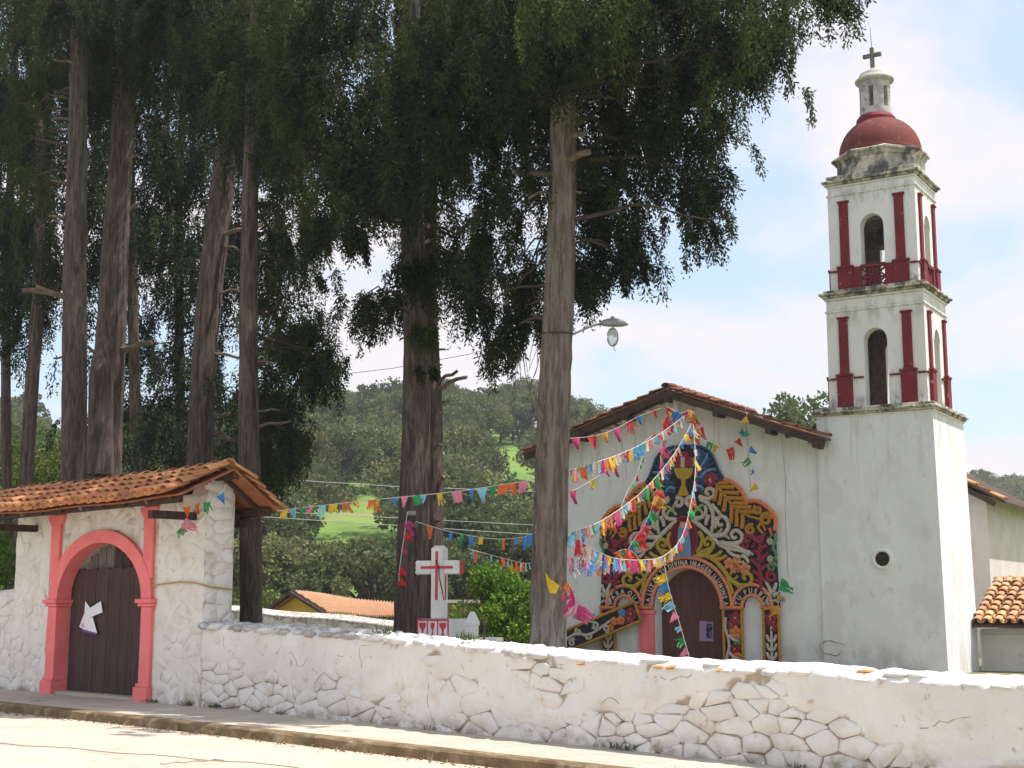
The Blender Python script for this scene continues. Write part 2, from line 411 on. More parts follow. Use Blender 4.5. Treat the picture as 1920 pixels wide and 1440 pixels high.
b = MB()
Q = WALL.pt; b.add([Q(-40, -0.3, 0.02), Q(60, -0.3, 0.02), Q(60, -34, 0.02), Q(-40, -34, 0.02)], [(3, 2, 1, 0)])
props(b.build('churchyard_ground', m_ground), kind='structure')

# ------------------------------------------------------------------ rubble stones
def clip(poly, p, q):                       # part of poly nearer p than q
    mx_, my_ = (p[0] + q[0]) / 2, (p[1] + q[1]) / 2; nx_, ny_ = q[0] - p[0], q[1] - p[1]
    out_ = []; n = len(poly)
    for i in range(n):
        a, c = poly[i], poly[(i + 1) % n]
        da = (a[0] - mx_) * nx_ + (a[1] - my_) * ny_; dc = (c[0] - mx_) * nx_ + (c[1] - my_) * ny_
        if da <= 0: out_.append(a)
        if da * dc < 0:
            t = da / (da - dc); out_.append((a[0] + (c[0] - a[0]) * t, a[1] + (c[1] - a[1]) * t))
    return out_
def stone_cells(s0, s1, z0, z1, size, seed, aspect=1.45):
    r_ = np.random.default_rng(seed)
    cw, ch = size * aspect ** 0.5, size / aspect ** 0.5
    pts = []
    nr = max(1, int(round((z1 - z0) / ch)))
    for j in range(nr):
        x = s0 + r_.uniform(0, cw)
        while x < s1:
            pts.append((x, z0 + (j + 0.5) * (z1 - z0) / nr + r_.uniform(-.5, .5) * ch))
            x += cw * r_.choice([0.4, 0.7, 1.0, 1.35, 1.9])
    K = cw / ch
    A = np.array([(p[0], p[1] * K) for p in pts])
    cells = []
    for i, p in enumerate(A):
        poly = [(s0, z0 * K), (s1, z0 * K), (s1, z1 * K), (s0, z1 * K)]
        for j in np.argsort(((A - p) ** 2).sum(1))[1:22]:
            poly = clip(poly, p, A[j])
            if len(poly) < 3: break
        if len(poly) >= 3: cells.append([(a, z / K) for a, z in poly])
    return cells
def chaikin(poly, f=0.14):
    o_ = []
    n = len(poly)
    for i in range(n):
        a, c = poly[i], poly[(i + 1) % n]
        o_.append((a[0] + (c[0] - a[0]) * f, a[1] + (c[1] - a[1]) * f)); o_.append((a[0] + (c[0] - a[0]) * (1 - f), a[1] + (c[1] - a[1]) * (1 - f)))
    return o_
def stone_mb(fr, cell, d, r_, gap=0.008):
    c = np.mean(cell, 0); p = np.array(chaikin(cell))
    ext = np.abs(p - c).max(0); k0 = 1 - gap / max(ext.mean(), 0.03)
    p = c + (p - c) * (k0 + r_.uniform(-.035, .03, (len(p), 1))) + r_.normal(size=p.shape) * 0.007
    n = len(p); tx, tz = r_.uniform(-0.06, 0.06, 2)
    vs_ = []
    for kk, dd in ((1.02, d - 0.07), (1.0, d - 0.006), (0.93, d)):
        for q in c + (p - c) * kk:
            vs_.append(fr.pt(q[0], dd + tx * (q[0] - c[0]) + tz * (q[1] - c[1]) + r_.normal() * 0.002, q[1]))
    fs = [(l * n + i, l * n + (i + 1) % n, (l + 1) * n + (i + 1) % n, (l + 1) * n + i) for l in (0, 1) for i in range(n)]
    fs.append(tuple(2 * n + i for i in range(n)))
    return MB().add(vs_, fs)
def area(c):
    c = np.array(c); return 0.5 * abs(np.dot(c[:, 0], np.roll(c[:, 1], 1)) - np.dot(c[:, 1], np.roll(c[:, 0], 1)))
def lay_stones(fr, cells, ok, m, parent, d, seed, name='stone', joined=False):
    r_ = np.random.default_rng(seed); J = MB(); k = 0
    for c in cells:
        ctr = np.mean(c, 0)
        if area(c) < 0.006 or not ok(ctr, c): continue
        sb = stone_mb(fr, c, d + r_.uniform(-0.012, 0.004), r_)
        if joined: J.add(sb.v, sb.f)
        else: sb.build(name, m, parent, smooth=True); k += 1
    if joined: props(J.build('stones', m, parent, smooth=True), kind='stuff')
    return k

# ------------------------------------------------------------------ street wall
def wall_top(s):
    return np.interp(s, [-12, 0.4, 0.7, 4.4, 6.9, 9.2, 10.9, 11.45, 11.6, 11.8, 13.2, 30], [1.9, 1.37, 1.35, 1.25, 1.15, 1.06, 1.045, 1.035, 0.995, 1.02, 0.985, 0.7])
def plaster(s, z):                          # above 0: smooth plaster skin, below: bare stones
    s = np.asarray(s, float); z = np.asarray(z, float)
    f = fnoise(np.stack([s * 0.42, z * 0.75], -1).reshape(-1, 2), 21).reshape(s.shape)
    f = f + np.interp(s, [0, 2.0, 4, 6, 7.0, 8.4, 9.2, 10.4, 11.2, 11.9, 20], [.08, .20, .40, .18, -.20, .10, -.25, -.5, -.1, .7, .9])
    return f + np.interp(z, [0.1, 0.35, 0.8, 1.1], [-.45, -.1, .12, .25])
def rubble_wall(name, label, s0, s1, m_core, ds):
    ss = np.arange(s0, s1 + 1e-6, ds); vs_ = []; jt = []
    nf = 26
    for a in ss:
        zt = float(wall_top(a)) + 0.012 * fnoise([[a * 1.1, 0.3]], 9)[0]
        zz_ = np.linspace(-0.15, zt - 0.10, nf)
        pl = plaster(np.full(nf, a), zz_)
        q_ = np.stack([np.full(nf, a), zz_], -1); dd = -0.022 + 0.040 * sm((pl + 0.2) / 0.4) + 0.013 * fnoise(q_ * 2.0, 3) + 0.007 * fnoise(q_ * 6.0, 4)
        row = [(d, z) for d, z in zip(dd, zz_)]; jt += list(sm((-dd - .006) / .014)) + [0.0] * 8
        w_ = 0.017 * fnoise(np.array([[a * 2.4, k * 0.9] for k in range(6)]), 4)
        for (d, z), e in zip([(-.025, -.06), (-.085, -.025), (-.17, -.008), (-.28, 0), (-.42, -.02), (-.50, -.09)], w_):
            row.append((d + e, zt + z + e * 0.8))
        row += [(-.52, zt - 0.3), (-.52, -0.1)]
        for d, z in row: vs_.append(WALL.pt(a, d, z))
    m = len(row)
    fs = [(i * m + k, (i + 1) * m + k, (i + 1) * m + k + 1, i * m + k + 1) for i in range(len(ss) - 1) for k in range(m - 1)]
    fs += [tuple(range(m)), tuple((len(ss) - 1) * m + k for k in range(m - 1, -1, -1))]
    t = thing(name, label, 'wall', WALL.pt((s0 + s1) / 2, -.25, 0.1))
    co = MB().add(vs_, fs).build('wall_core', m_core, t, smooth=True)
    ja = co.data.attributes.new('mortar', 'FLOAT', 'POINT'); ja.data.foreach_set('value', np.array(jt, np.float32))
    return t
m_core = mat('wall_plaster', (0.79, 0.755, 0.73), (0.70, 0.66, 0.63), 1.6, 0.3, 0.75, 0.9, 0.5, 14.0, 0.025, attr=('mortar', (0.43, 0.34, 0.26)),
             layers=[((0.50, 0.38, 0.26), 2.4, 0.50, 0.68, 0.5, 0.1, 1.25), ((0.42, 0.28, 0.16), 7.0, 0.60, 0.68, 0.55), ((0.45, 0.44, 0.43), 5.0, 0.52, 0.70, 0.45, 1.2, 0.85), (DIRT, 3.0, 0.42, 0.60, 0.85, 0.06, 0.32)])
fw = rubble_wall('street_wall', 'long low whitewashed rubble stone wall running from the pink arched gate along the pavement', 0.43, 17.0, m_core, 0.04)
def okw(c, cell):
    zt = float(wall_top(c[0]))
    if max(q[1] for q in cell) > zt - 0.06: return False
    return plaster(c[0:1], c[1:2])[0] < 0.22
cells = stone_cells(0.46, 13.9, 0.02, 1.32, 0.235, 11, 1.9)
n1 = lay_stones(WALL, cells, okw, m_white, fw, 0.014, 5)
# hairline cracks running over the plastered stretches
cr_ = np.random.default_rng(12); m_ck = mat('plaster_crack', (0.30, 0.24, 0.18), rough=1)
for (s, z) in [(1.3, .85), (2.6, .95), (3.2, .55), (4.2, .8), (4.9, .4), (6.1, .9), (6.6, .35), (7.9, .8), (8.6, .55), (11.3, .5), (12.2, .5), (9.6, .9), (5.5, .65)]:
    q = [(s, z)]; a_ = cr_.uniform(0, 6.28)
    for k in range(cr_.integers(4, 9)):
        a_ += cr_.normal() * .6; q.append((q[-1][0] + .075 * math.cos(a_), min(max(q[-1][1] + .075 * math.sin(a_), .14), float(wall_top(s)) - .16)))
    pts_ = []
    for a, z_ in q:
        qq = np.array([[a, z_]]); pts_.append(WALL.pt(a, float(-0.022 + 0.040 * sm((plaster(np.array([a]), np.array([z_]))[0] + .2) / .4) + 0.013 * fnoise(qq * 2.0, 3)[0] + 0.007 * fnoise(qq * 6.0, 4)[0]) + .001, z_))
    MB().tube(pts_, np.linspace(.0045, .002, len(pts_)), 4).build('crack', m_ck, fw)
# loose grey stones bedded along the left half of the wall top
m_cap = mat('mossy_cap_stone', (0.42, 0.40, 0.38), (0.70, 0.68, 0.68), 2.2, 0.42, 0.60, 0.9, 0.6, 20.0, 0.02, layers=[((0.22, 0.17, 0.12), 5.0, 0.52, 0.66, 0.7)])
m_cap2 = mat('whitewashed_cap_stone', (0.78, 0.76, 0.76), (0.55, 0.53, 0.52), 2.2, 0.42, 0.66, 0.9, 0.6, 20.0, 0.02, layers=[((0.30, 0.22, 0.15), 5.0, 0.58, 0.70, 0.5)])
def lump(c, r3, r_, ang, n=7):
    vs_ = []; fs = []
    lv = [(-.75, .6), (-.15, 1.0), (.45, .85), (.95, .45)]
    for z, k in lv:
        for i in range(n):
            t = 2 * math.pi * i / n; e = 1 + r_.uniform(-.2, .2)
            x = k * e * math.cos(t) * r3[0]; y = k * e * math.sin(t) * r3[1]
            vs_.append((c[0] + x * math.cos(ang) - y * math.sin(ang), c[1] + x * math.sin(ang) + y * math.cos(ang), c[2] + z * r3[2] + r_.uniform(-.1, .1) * r3[2]))
    fs = [(l * n + i, l * n + (i + 1) % n, (l + 1) * n + (i + 1) % n, (l + 1) * n + i) for l in range(3) for i in range(n)]
    fs += [tuple(range(n - 1, -1, -1)), tuple(3 * n + i for i in range(n))]
    return MB().add(vs_, fs)
r_ = np.random.default_rng(31)
s_ = 0.50
while s_ < 7.6:
    for d in (-.02, -.20, -.38):
        L_ = r_.uniform(.09, .19)
        c = WALL.pt(s_ + r_.uniform(-.06, .06), d + r_.uniform(-.03, .03), float(wall_top(s_)) - (0.055 if d == -.02 else 0.02) - 0.012 * max(0, s_ - 4.5))
        lump(c, (L_, r_.uniform(.07, .11), r_.uniform(.04, .065)), r_, WALL.ang + r_.uniform(-.5, .5)).build('cap_stone', m_cap if s_ + r_.uniform(-1, 1) < 3.8 else m_cap2, fw, smooth=True)
    s_ += r_.uniform(.20, .34)
# lumps of limewashed rubble along the edge of the coping further right
s_ = 7.5
while s_ < 14.5:
    L_ = r_.uniform(.08, .20); d = r_.choice([-.02, -.03, -.06, -.12, -.2])
    lump(WALL.pt(s_, d, float(wall_top(s_)) + (-.088 if d > -.05 else -.045) + r_.uniform(-.02, .006)), (L_, r_.uniform(.05, .08), r_.uniform(.025, .045)), r_, WALL.ang + r_.uniform(-.3, .3)).build('cap_stone', m_white if r_.random() < .8 else m_cap2, fw, smooth=True)
    s_ += r_.uniform(.10, .32)
# broken roof tiles bedded in the coping
for (s, z) in [(9.15, -0.10), (9.32, -0.10), (9.98, -0.10), (11.56, -0.015), (8.05, -0.14)]:
    c = WALL.pt(s, -0.015 if z < -.05 else -0.12, float(wall_top(s)) + z)
    lump(c, (.10, .06, .022), r_, WALL.ang + .2, 6).build('tile_shard', mat('tile_shard', (0.55, 0.27, 0.09)), fw)

# wall on the far side of the gate
ss = np.arange(-24.0, -5.69, 0.08); vs_ = []
for a in ss:
    zt = 1.92 + 0.015 * math.sin(a * 5)
    row = [(0.0 + 0.012 * fnoise([[a * 2.2, z * 2.2]], 13)[0], z) for z in np.linspace(-0.1, zt - 0.1, 14)] + [(-.06, zt - .03), (-.2, zt), (-.4, zt - .02), (-.48, zt - .12), (-.48, -.1)]
    vs_ += [WALL.pt(a, d - 0.05, z) for d, z in row]
m = len(row)
fs = [(i * m + k, (i + 1) * m + k, (i + 1) * m + k + 1, i * m + k + 1) for i in range(len(ss) - 1) for k in range(m - 1)]
lw = thing('boundary_wall', 'weathered whitewashed wall meeting the left side of the tiled gate', 'wall', WALL.pt(-7.5, -.25, 0.1))
MB().add(vs_, fs).build('wall_core', m_gatewhite, lw, smooth=True)
lay_stones(WALL, stone_cells(-6.6, -5.74, 0.1, 1.8, 0.27, 17), lambda c, q: True, m_gatewhite, lw, -0.03, 6)
# ------------------------------------------------------------------ arched gate
gate = thing('gatehouse', 'whitewashed stone gate with pink arch and small clay tile roof beside the pavement', 'gate', WALL.pt(-2.6, -.25, 0.1))
GC, GH, GR, GS = -2.63, 1.37, 0.97, 1.69          # arch centre, half width, rise, springing height
def arch(cx, hw, rise, spr, n=24, a0=0.0, a1=math.pi):
    return [(cx + hw * math.cos(a0 + (a1 - a0) * i / n), spr + rise * math.sin(a0 + (a1 - a0) * i / n)) for i in range(n + 1)]
go = 0.12
poly = [(-5.69, 0), (-5.69, 3.33), (0.42, 3.33), (0.42, 0), (GC + GH + go, 0)] + arch(GC, GH + go, GR + go, GS) + [(GC - GH - go, 0)]
poly = poly[::-1]
b = MB()
b.prism(WALL, poly, -0.52, -0.012)
b.build('wall', mat('gate_mortar', (0.74, 0.70, 0.66), (0.52, 0.43, 0.34), 4.5, 0.42, 0.66, 0.95, 0.8, 18.0, 0.04), gate)
# gable ends above the wall
for s0, s1 in ((-5.69, -5.25), (0.0, 0.42)):
    b = MB()
    pr = [(-0.012, 3.331), (-0.52, 3.331), (-0.36, 3.52), (-0.13, 3.64)]
    vs_ = [WALL.pt(s0, d, z) for d, z in pr] + [WALL.pt(s1, d, z) for d, z in pr]
    b.add(vs_, [(3, 2, 1, 0), (4, 5, 6, 7), (0, 1, 5, 4), (1, 2, 6, 5), (2, 3, 7, 6), (3, 0, 4, 7)])
    b.build('gable', m_gatewhite, gate)
def okg(c, cell):
    if c[1] > 3.26: return False
    if any(abs(q[0] - GC) < GH + 0.36 and (q[1] < GS + 0.1) for q in cell): return False
    if any(((q[0] - GC) / (GH + .34)) ** 2 + ((q[1] - GS) / (GR + .27)) ** 2 < 1 and q[1] > GS for q in cell): return False
    if any((-4.50 < q[0] < -3.85 or -1.40 < q[0] < -0.90) and q[1] > 1.6 for q in cell): return False
    return True
cells = stone_cells(-5.68, 0.42, 0.1, 3.3, 0.24, 41, 1.6)
n2 = lay_stones(WALL, cells, okg, m_gatewhite, gate, 0.004, 42)
ENDF = Frame(WALL.pt(0.42, 0, 0), 44)
lay_stones(ENDF, stone_cells(0.0, 0.5, 0.1, 3.5, 0.26, 43, 1.6), lambda c, q: not (c[1] > 3.3 and (c[0] < .12 or c[0] > .4)), m_gatewhite, gate, 0.012, 44, 'quoin_stone')
LF = Frame(WALL.pt(-5.69, 0, 0), 44)
# thick whitewash lying unevenly over the piers
def skin(s0, s1, z0, z1, base_d, seed):
    ns_, nz_ = int((s1 - s0) / .04) + 2, int((z1 - z0) / .05) + 2; b = MB()
    S_, Z_ = np.meshgrid(np.linspace(s0, s1, ns_), np.linspace(z0, z1, nz_))
    q = np.stack([S_.ravel(), Z_.ravel()], -1)
    d = base_d + .012 * fnoise(q * 1.6, seed) + .007 * fnoise(q * 5.5, seed + 1)
    b.v = [tuple(WALL.pt(a, k, c)) for (a, c), k in zip(q, d)]
    b.f = [(j * ns_ + i, j * ns_ + i + 1, (j + 1) * ns_ + i + 1, (j + 1) * ns_ + i) for j in range(nz_ - 1) for i in range(ns_ - 1)]
    b.build('limewash_coat', m_gatewhite, gate, smooth=True)
skin(-.90, .415, .1, 3.30, -.004, 61); skin(-5.685, -4.40, .1, 3.30, -.004, 63); skin(-3.9, -1.35, 2.86, 3.30, -.004, 65)
# pink surround
b = MB()
ring = arch(GC, GH + .29, GR + .215, GS) + arch(GC, GH, GR, GS)[::-1]
n = len(ring) // 2
o_, i_ = ring[:n], ring[n:][::-1]
for k in range(n - 1):
    b.prism(WALL, [o_[k], o_[k + 1], i_[k + 1], i_[k]], -0.21, 0.055)
arch_o = b.build('arch_surround', m_pink, gate)
for sg in (-1, 1):
    a0, a1 = (GC - GH - .30, GC - GH) if sg < 0 else (GC + GH, GC + GH + .30)
    b = MB()
    b.box(WALL, a0, a1, -.215, .05, .10, 1.60)
    p_ = b.build('pilaster', m_pink, gate, bevel=0.01)
    b = MB(); b.box(WALL, a0 - .07, a1 + .03, -.22, .10, .095, .34); b.box(WALL, a0 - .045, a1 + .018, -.218, .075, .3405, .40)
    b.build('plinth', m_pink, p_, bevel=0.015)
    b = MB(); b.box(WALL, a0 - .05, a1 + .05, -.22, .085, 1.6005, 1.655); b.box(WALL, a0 - .09, a1 + .09, -.222, .12, 1.6555, 1.72)
    b.build('impost', m_pink, p_, bevel=0.012)
for a0, a1 in ((-4.33, -4.01), (-1.28, -1.0)):
    b = MB(); b.prism(WALL, [(a0, GS + .35), (a1, GS + .35), (a1, 3.0), (a0, 3.0)], -.02, .045)
    b.prism(WALL, [(a0, 3.0005), (a1, 3.0005), (a1 + .10, 3.14), (a1 + .10, 3.19), (a0 - .10, 3.19), (a0 - .10, 3.14)], -.02, .06)
    b.build('upper_pilaster', m_pink, gate, bevel=0.01)
# door of vertical planks
def zell(s, e=0.0):
    q = 1 - ((s - GC) / (GH + e)) ** 2
    return GS + (GR + e) * math.sqrt(max(q, 0))
door = thing('tmp', None, None); bpy.data.objects.remove(door)
npl = 20; W0, W1 = GC - GH, GC + GH
leaf = [None, None]
for k in range(npl):
    a0, a1 = W0 + (W1 - W0) * k / npl, W0 + (W1 - W0) * (k + 1) / npl
    g = 0.004 if k not in (11,) else 0.010
    zt = [min(2.23 + .012 * ((k * 7) % 3), zell(a0, .1)), min(2.23 + .012 * ((k * 7) % 3), zell(a1, .1))]
    b = MB(); e = rng.uniform(-.004, .004)
    b.prism(WALL, [(a0 + g / 2, .17), (a1 - g / 2, .17), (a1 - g / 2, zt[1]), (a0 + g / 2, zt[0])], -.27 + e, -.225 + e)
    i = 0 if k < 12 else 1
    if leaf[i] is None:
        bb = MB(); sA, sB = (W0, W0 + (W1 - W0) * .6) if i == 0 else (W0 + (W1 - W0) * .6, W1)
        for z in (.45, 1.25, 2.0): bb.box(WALL, sA + .05, sB - .05, -.32, -.275, z, z + .12)
        leaf[i] = bb.build('door_leaf', m_wood, gate)
    b.build('plank', m_doorw, leaf[i])
# older boards closing the arch above the leaves
for k in range(9):
    a0 = W0 + .16 + k * .27; a1 = a0 + (.24 if k not in (7,) else .10)
    if k == 8: a0 += .05
    zt = min(zell(a0, .06), zell(a1, .06)); 
    if zt < 2.3: continue
    b = MB(); b.box(WALL, a0, a1, -.35, -.325, 2.1, zt)
    b.build('board', m_grey if k < 4 else m_wood, gate)
b = MB(); b.box(WALL, W0 - .04, W1 + .04, -.46, .02, .09, .165)
b.build('threshold', m_slab, gate, bevel=0.01)

# roof
RD, RZ, FD, FZ, BD, BZ = -0.13, 3.67, 0.84, 3.22, -1.02, 3.04
RS0, RS1 = -6.25, 0.98
def slope_pt(side, s, q, h=0.0):            # q: 0 ridge .. 1 eave, h height off the slope
    d1, z1 = (FD, FZ) if side > 0 else (BD, BZ)
    d = RD + (d1 - RD) * q; z = RZ + (z1 - RZ) * q
    l = math.hypot(d1 - RD, z1 - RZ); nd, nz_ = -(z1 - RZ) / l * np.sign(d1 - RD), abs(d1 - RD) / l
    sag = -0.035 * math.sin(math.pi * (s - RS0) / (RS1 - RS0)) + 0.012 * math.sin(s * 2.3)
    return WALL.pt(s, d + (abs(z1 - RZ) / l) * np.sign(d1 - RD) * h, z + nz_ * h + sag)
def barrel(L, r0, r1, th=0.014, n=8, up=True):   # a barrel tile along +X, open side down (or up)
    vs_ = []; fs = []
    for x, r in ((0, r0), (L, r1)):
        for rr in (r, r - th):
            for k in range(n + 1):
                t = math.pi * k / n
                vs_.append((x, rr * math.cos(t), (rr * math.sin(t) if up else -rr * math.sin(t)) * .8))
    m = n + 1
    for k in range(n):
        fs += [(k, k + 1, 2 * m + k + 1, 2 * m + k), (m + k + 1, m + k, 3 * m + k, 3 * m + k + 1),
               (k + 1, k, m + k, m + k + 1), (2 * m + k, 2 * m + k + 1, 3 * m + k + 1, 3 * m + k)]
    fs += [(0, 2 * m, 3 * m, m), (n, m + n, 3 * m + n, 2 * m + n)]
    b = MB().add(vs_, fs); return b
def basis(p, ex, ey, ez):
    from mathutils import Matrix
    M_ = Matrix(((ex[0], ey[0], ez[0], p[0]), (ex[1], ey[1], ez[1], p[1]), (ex[2], ey[2], ez[2], p[2]), (0, 0, 0, 1)))
    return M_
def unit(v): v = np.asarray(v, float); return v / np.linalg.norm(v)
def place(name, me, parent, p, ex, up):
    ex = unit(ex); ey = unit(np.cross(up, ex)); ez = np.cross(ex, ey)
    o = bpy.data.objects.new(name, me); col.objects.link(o); o.parent = parent
    o.matrix_basis = basis(np.asarray(p) - org(parent), ex, ey, ez)
    return o
cover = [barrel(.44, .085, .115).mesh('cover_tile', m_tile, smooth=True), barrel(.41, .082, .112).mesh('cover_tile', m_tile, smooth=True)]
pan = barrel(.44, .115, .085, up=False).mesh('pan_tile', m_tile, smooth=True)
def tile_roof(parent, ptf, s0, s1, pitch, rows, hcover, jit=1.0, pans=True, covers=cover, panm=pan, Lq=0.44):
    ncol = int((s1 - s0) / pitch)
    for c in range(ncol + 1):
        s = s0 + c * pitch + rng.normal() * .008 * jit
        for r in range(rows):
            q0 = (r - 0.12) / rows; q1 = (r + 1.0) / rows
            js = s + rng.normal() * .012 * jit
            a, e = ptf(js, max(q0, 0.0) if r == 0 else q0, 0), ptf(js + rng.normal() * .012 * jit, q1, 0)
            up = np.cross(ptf(s + .1, .5, 0) - ptf(s, .5, 0), e - a); up = unit(up if up[2] > 0 else -up)
            place('tile', covers[rng.integers(len(covers))], parent, a + up * (hcover + rng.normal() * .004 * jit - .004), e - a + up * .035, up)
            if pans and c < ncol:
                a, e = ptf(s + pitch / 2, q0, 0), ptf(s + pitch / 2, q1, 0)
                place('tile', panm, parent, a + up * .105, e - a + up * .03, up)
roof = MB()
for sd_ in (1, -1):
    n = 14; vs_ = []
    for k in range(n + 1):
        s = RS0 + .03 + (RS1 - RS0 - .06) * k / n
        vs_ += [slope_pt(sd_, s, 0.0 if sd_ > 0 else 0.004, 0), slope_pt(sd_, s, .97, 0), slope_pt(sd_, s, .97, -.025), slope_pt(sd_, s, 0.02, -.025)]
    roof.add(vs_, [tuple((k * 4 + j, k * 4 + (j + 1) % 4, (k + 1) * 4 + (j + 1) % 4, (k + 1) * 4 + j)) for k in range(n) for j in range(4)] + [(0, 1, 2, 3), (n * 4 + 3, n * 4 + 2, n * 4 + 1, n * 4)])
gr = roof.build('roof', mat('tile_bed', (0.36, 0.13, 0.06), (0.25, 0.09, 0.05), 5.0, rough=0.9), gate)
tile_roof(gr, lambda s, q, h: slope_pt(1, s, q, h), RS0 + .1, RS1 - .06, .29, 4, .075)
tile_roof(gr, lambda s, q, h: slope_pt(-1, s, q, h), RS0 + .1, RS1 - .06, .29, 4, .075, pans=False)
ridge_me = barrel(.46, .075, .10).mesh('ridge_tile', m_tile, smooth=True)
s = RS0
while s < RS1 - .42:
    a, e = slope_pt(1, s, 0), slope_pt(1, s + .40, 0)
    place('ridge_tile', ridge_me, gr, a + np.array([0, 0, .055]), e - a + np.array([0, 0, .03]), (0, 0, 1)); s += .39
# timbers
def bar(name, p0, p1, w_, h_, m, parent):
    p0, p1 = np.asarray(p0), np.asarray(p1); ex = unit(p1 - p0); ey = unit(np.cross((0, 0, 1), ex)) if abs(ex[2]) < .95 else np.array([1., 0, 0]); ez = np.cross(ex, ey)
    q = [p + ey * a * w_ / 2 + ez * c * h_ / 2 for c in (-1, 1) for p, a in ((p0, -1), (p1, -1), (p1, 1), (p0, 1))]
    return MB().hexa(q).build(name, m, parent, bevel=0.006)
bar('eave_beam', slope_pt(1, RS0 + .1, .86, -.10), slope_pt(1, RS1 - .25, .86, -.10), .09, .13, m_wood, gate)
bar('eave_beam', slope_pt(-1, RS0 + .1, .86, -.10), slope_pt(-1, RS1 - .1, .86, -.10), .09, .13, m_wood, gate)
bar('ridge_beam', slope_pt(1, RS0 + .1, .0, -.11), slope_pt(1, RS1 - .05, .0, -.11), .10, .11, m_wood, gate)
for k in range(11):
    s = RS0 + .25 + k * .66
    for sd_ in (1, -1):
        if sd_ > 0 and (s < RS0 + .3): pass
        bar('rafter', slope_pt(sd_, s, .04, -.058), slope_pt(sd_, s, .955, -.058), .06, .06, m_wood if k % 3 else m_grey, gate)
for s in (-4.95, 0.12):
    bar('bracket_beam', WALL.pt(s, -.95, 2.98), WALL.pt(s, .80, 2.98), .12, .12, m_wood, gate)
bar('bracket_beam', WALL.pt(.62, -.80, 2.90), WALL.pt(-.1, -.80, 2.90), .12, .12, m_wood, gate)

# crumpled white paper on the door
dp = -.215
q = [WALL.px(x, y, dp) for x, y in [(163, 1127), (170, 1140), (193, 1127), (194, 1148), (180, 1155), (176, 1158), (187, 1187), (158, 1180), (150, 1175), (160, 1150), (168, 1158)]]
hh = [.03, .01, .04, .015, .05, .02, .05, .02, .015, .02, .055]
b = MB()
pts = [WALL.pt(s, dp + h, z) for (s, z), h in zip(q, hh)]
cpt = 10
for k in range(10):
    b.add([pts[k], pts[(k + 1) % 10], pts[cpt]], [(0, 1, 2)])
pp = b.build('paper', mat('white_paper', (0.80, 0.80, 0.86), rough=0.7))
props(pp, 'crumpled white paper stuck on the dark gate door', 'paper')
b = MB(); b.add([WALL.pt(q[6][0], dp + .056, q[6][1]), WALL.pt(q[7][0], dp + .03, q[7][1]), WALL.pt(q[7][0], dp + .032, q[7][1] - .035), WALL.pt(q[6][0] - .02, dp + .058, q[6][1] - .03)], [(0, 1, 2, 3)])
b.build('printed_edge', mat('purple_print', (0.16, 0.08, 0.35)), pp)
b = MB(); a1 = WALL.px(152, 1174, dp + .025); b.add([WALL.pt(a1[0], dp + .035, a1[1]), WALL.pt(a1[0] + .10, dp + .045, a1[1] - .02), WALL.pt(a1[0] + .11, dp + .048, a1[1] + .05), WALL.pt(a1[0] + .03, dp + .04, a1[1] + .05)], [(0, 1, 2, 3)])
b.build('printed_corner', mat('pink_print', (0.65, 0.45, 0.55)), pp)
# old ochre rope stretched across the right pier
b = MB()
rp_ = [WALL.pt(s, .03 + (.01 if s < .4 else 0.0), z) for s, z in [(-.98, 1.93), (-.6, 1.955), (-.2, 1.975), (.2, 1.965), (.43, 1.93)]] + [ENDF.pt(.1, .035, 1.90), ENDF.pt(.5, .03, 1.86)]
b.tube(rp_, .012, 5)
props(b.build('rope', mat('ochre_rope', (0.45, 0.30, 0.10), rough=0.95)), 'ochre rope stretched round the right pier of the gate', 'rope')
# ------------------------------------------------------------------ church nave
church = thing('church', 'white village church with low gabled tile roof and arched brown door behind the wall', 'church', CH.pt(0, -6, 0))
DS, DW, DSP = 0.01, 0.92, 1.60              # door axis, half width, springing
def roof_z(s, left=5.72, right=5.60, apex=7.16, sa=-0.27):
    return np.interp(s, [-4.65, sa, 3.95], [left, apex, right])
b = MB()
top = [(3.60, float(roof_z(3.60)) - .05), (-.27, 7.12), (-4.2, float(roof_z(-4.2)) - .05)]
poly = [(-4.2, -1), (DS - DW, -1)] + arch(DS, DW, .95, DSP)[::-1] + [(DS + DW, -1), (3.60, -1)] + top
b.prism(CH, poly, -.55, 0)
b.box(CH, -4.2, -3.7, -18, -.55, -1, 5.75)
b.box(CH, 3.1, 3.60, -18, -2.9, -1, 5.75)
b.build('facade', m_fac, church)
m_crack = mat('crack_dark', (0.30, 0.28, 0.26), rough=1)
for (pts, r) in [([(1467, 812), (1468, 850), (1473, 900), (1472, 950), (1474, 1000), (1478, 1080)], .006), ([(1165, 822), (1170, 860), (1176, 900)], .005),
                 ([(1400, 800), (1404, 860), (1408, 925)], .005), ([(1543, 835), (1546, 870), (1543, 905), (1549, 940)], .009), ([(1556, 1098), (1580, 1100)], .006)]:
    MB().tube([CH.pt(*[CH.px(x, y, .002)[0], .002, CH.px(x, y, .002)[1]]) for x, y in pts], r, 4).build('crack', m_crack, church)
# ragged masonry at the top of the wall under the eaves
r_ = np.random.default_rng(77); bb = []
for k in range(46):
    s = r_.uniform(-4.1, 3.5); z = float(roof_z(s)) - r_.uniform(.10, .22)
    lump(CH.pt(s, .02, z), (r_.uniform(.06, .14), .07, r_.uniform(.04, .08)), r_, CH.ang, 6).build('corbel_stone', m_fac if k % 3 else m_stain, church, smooth=True)
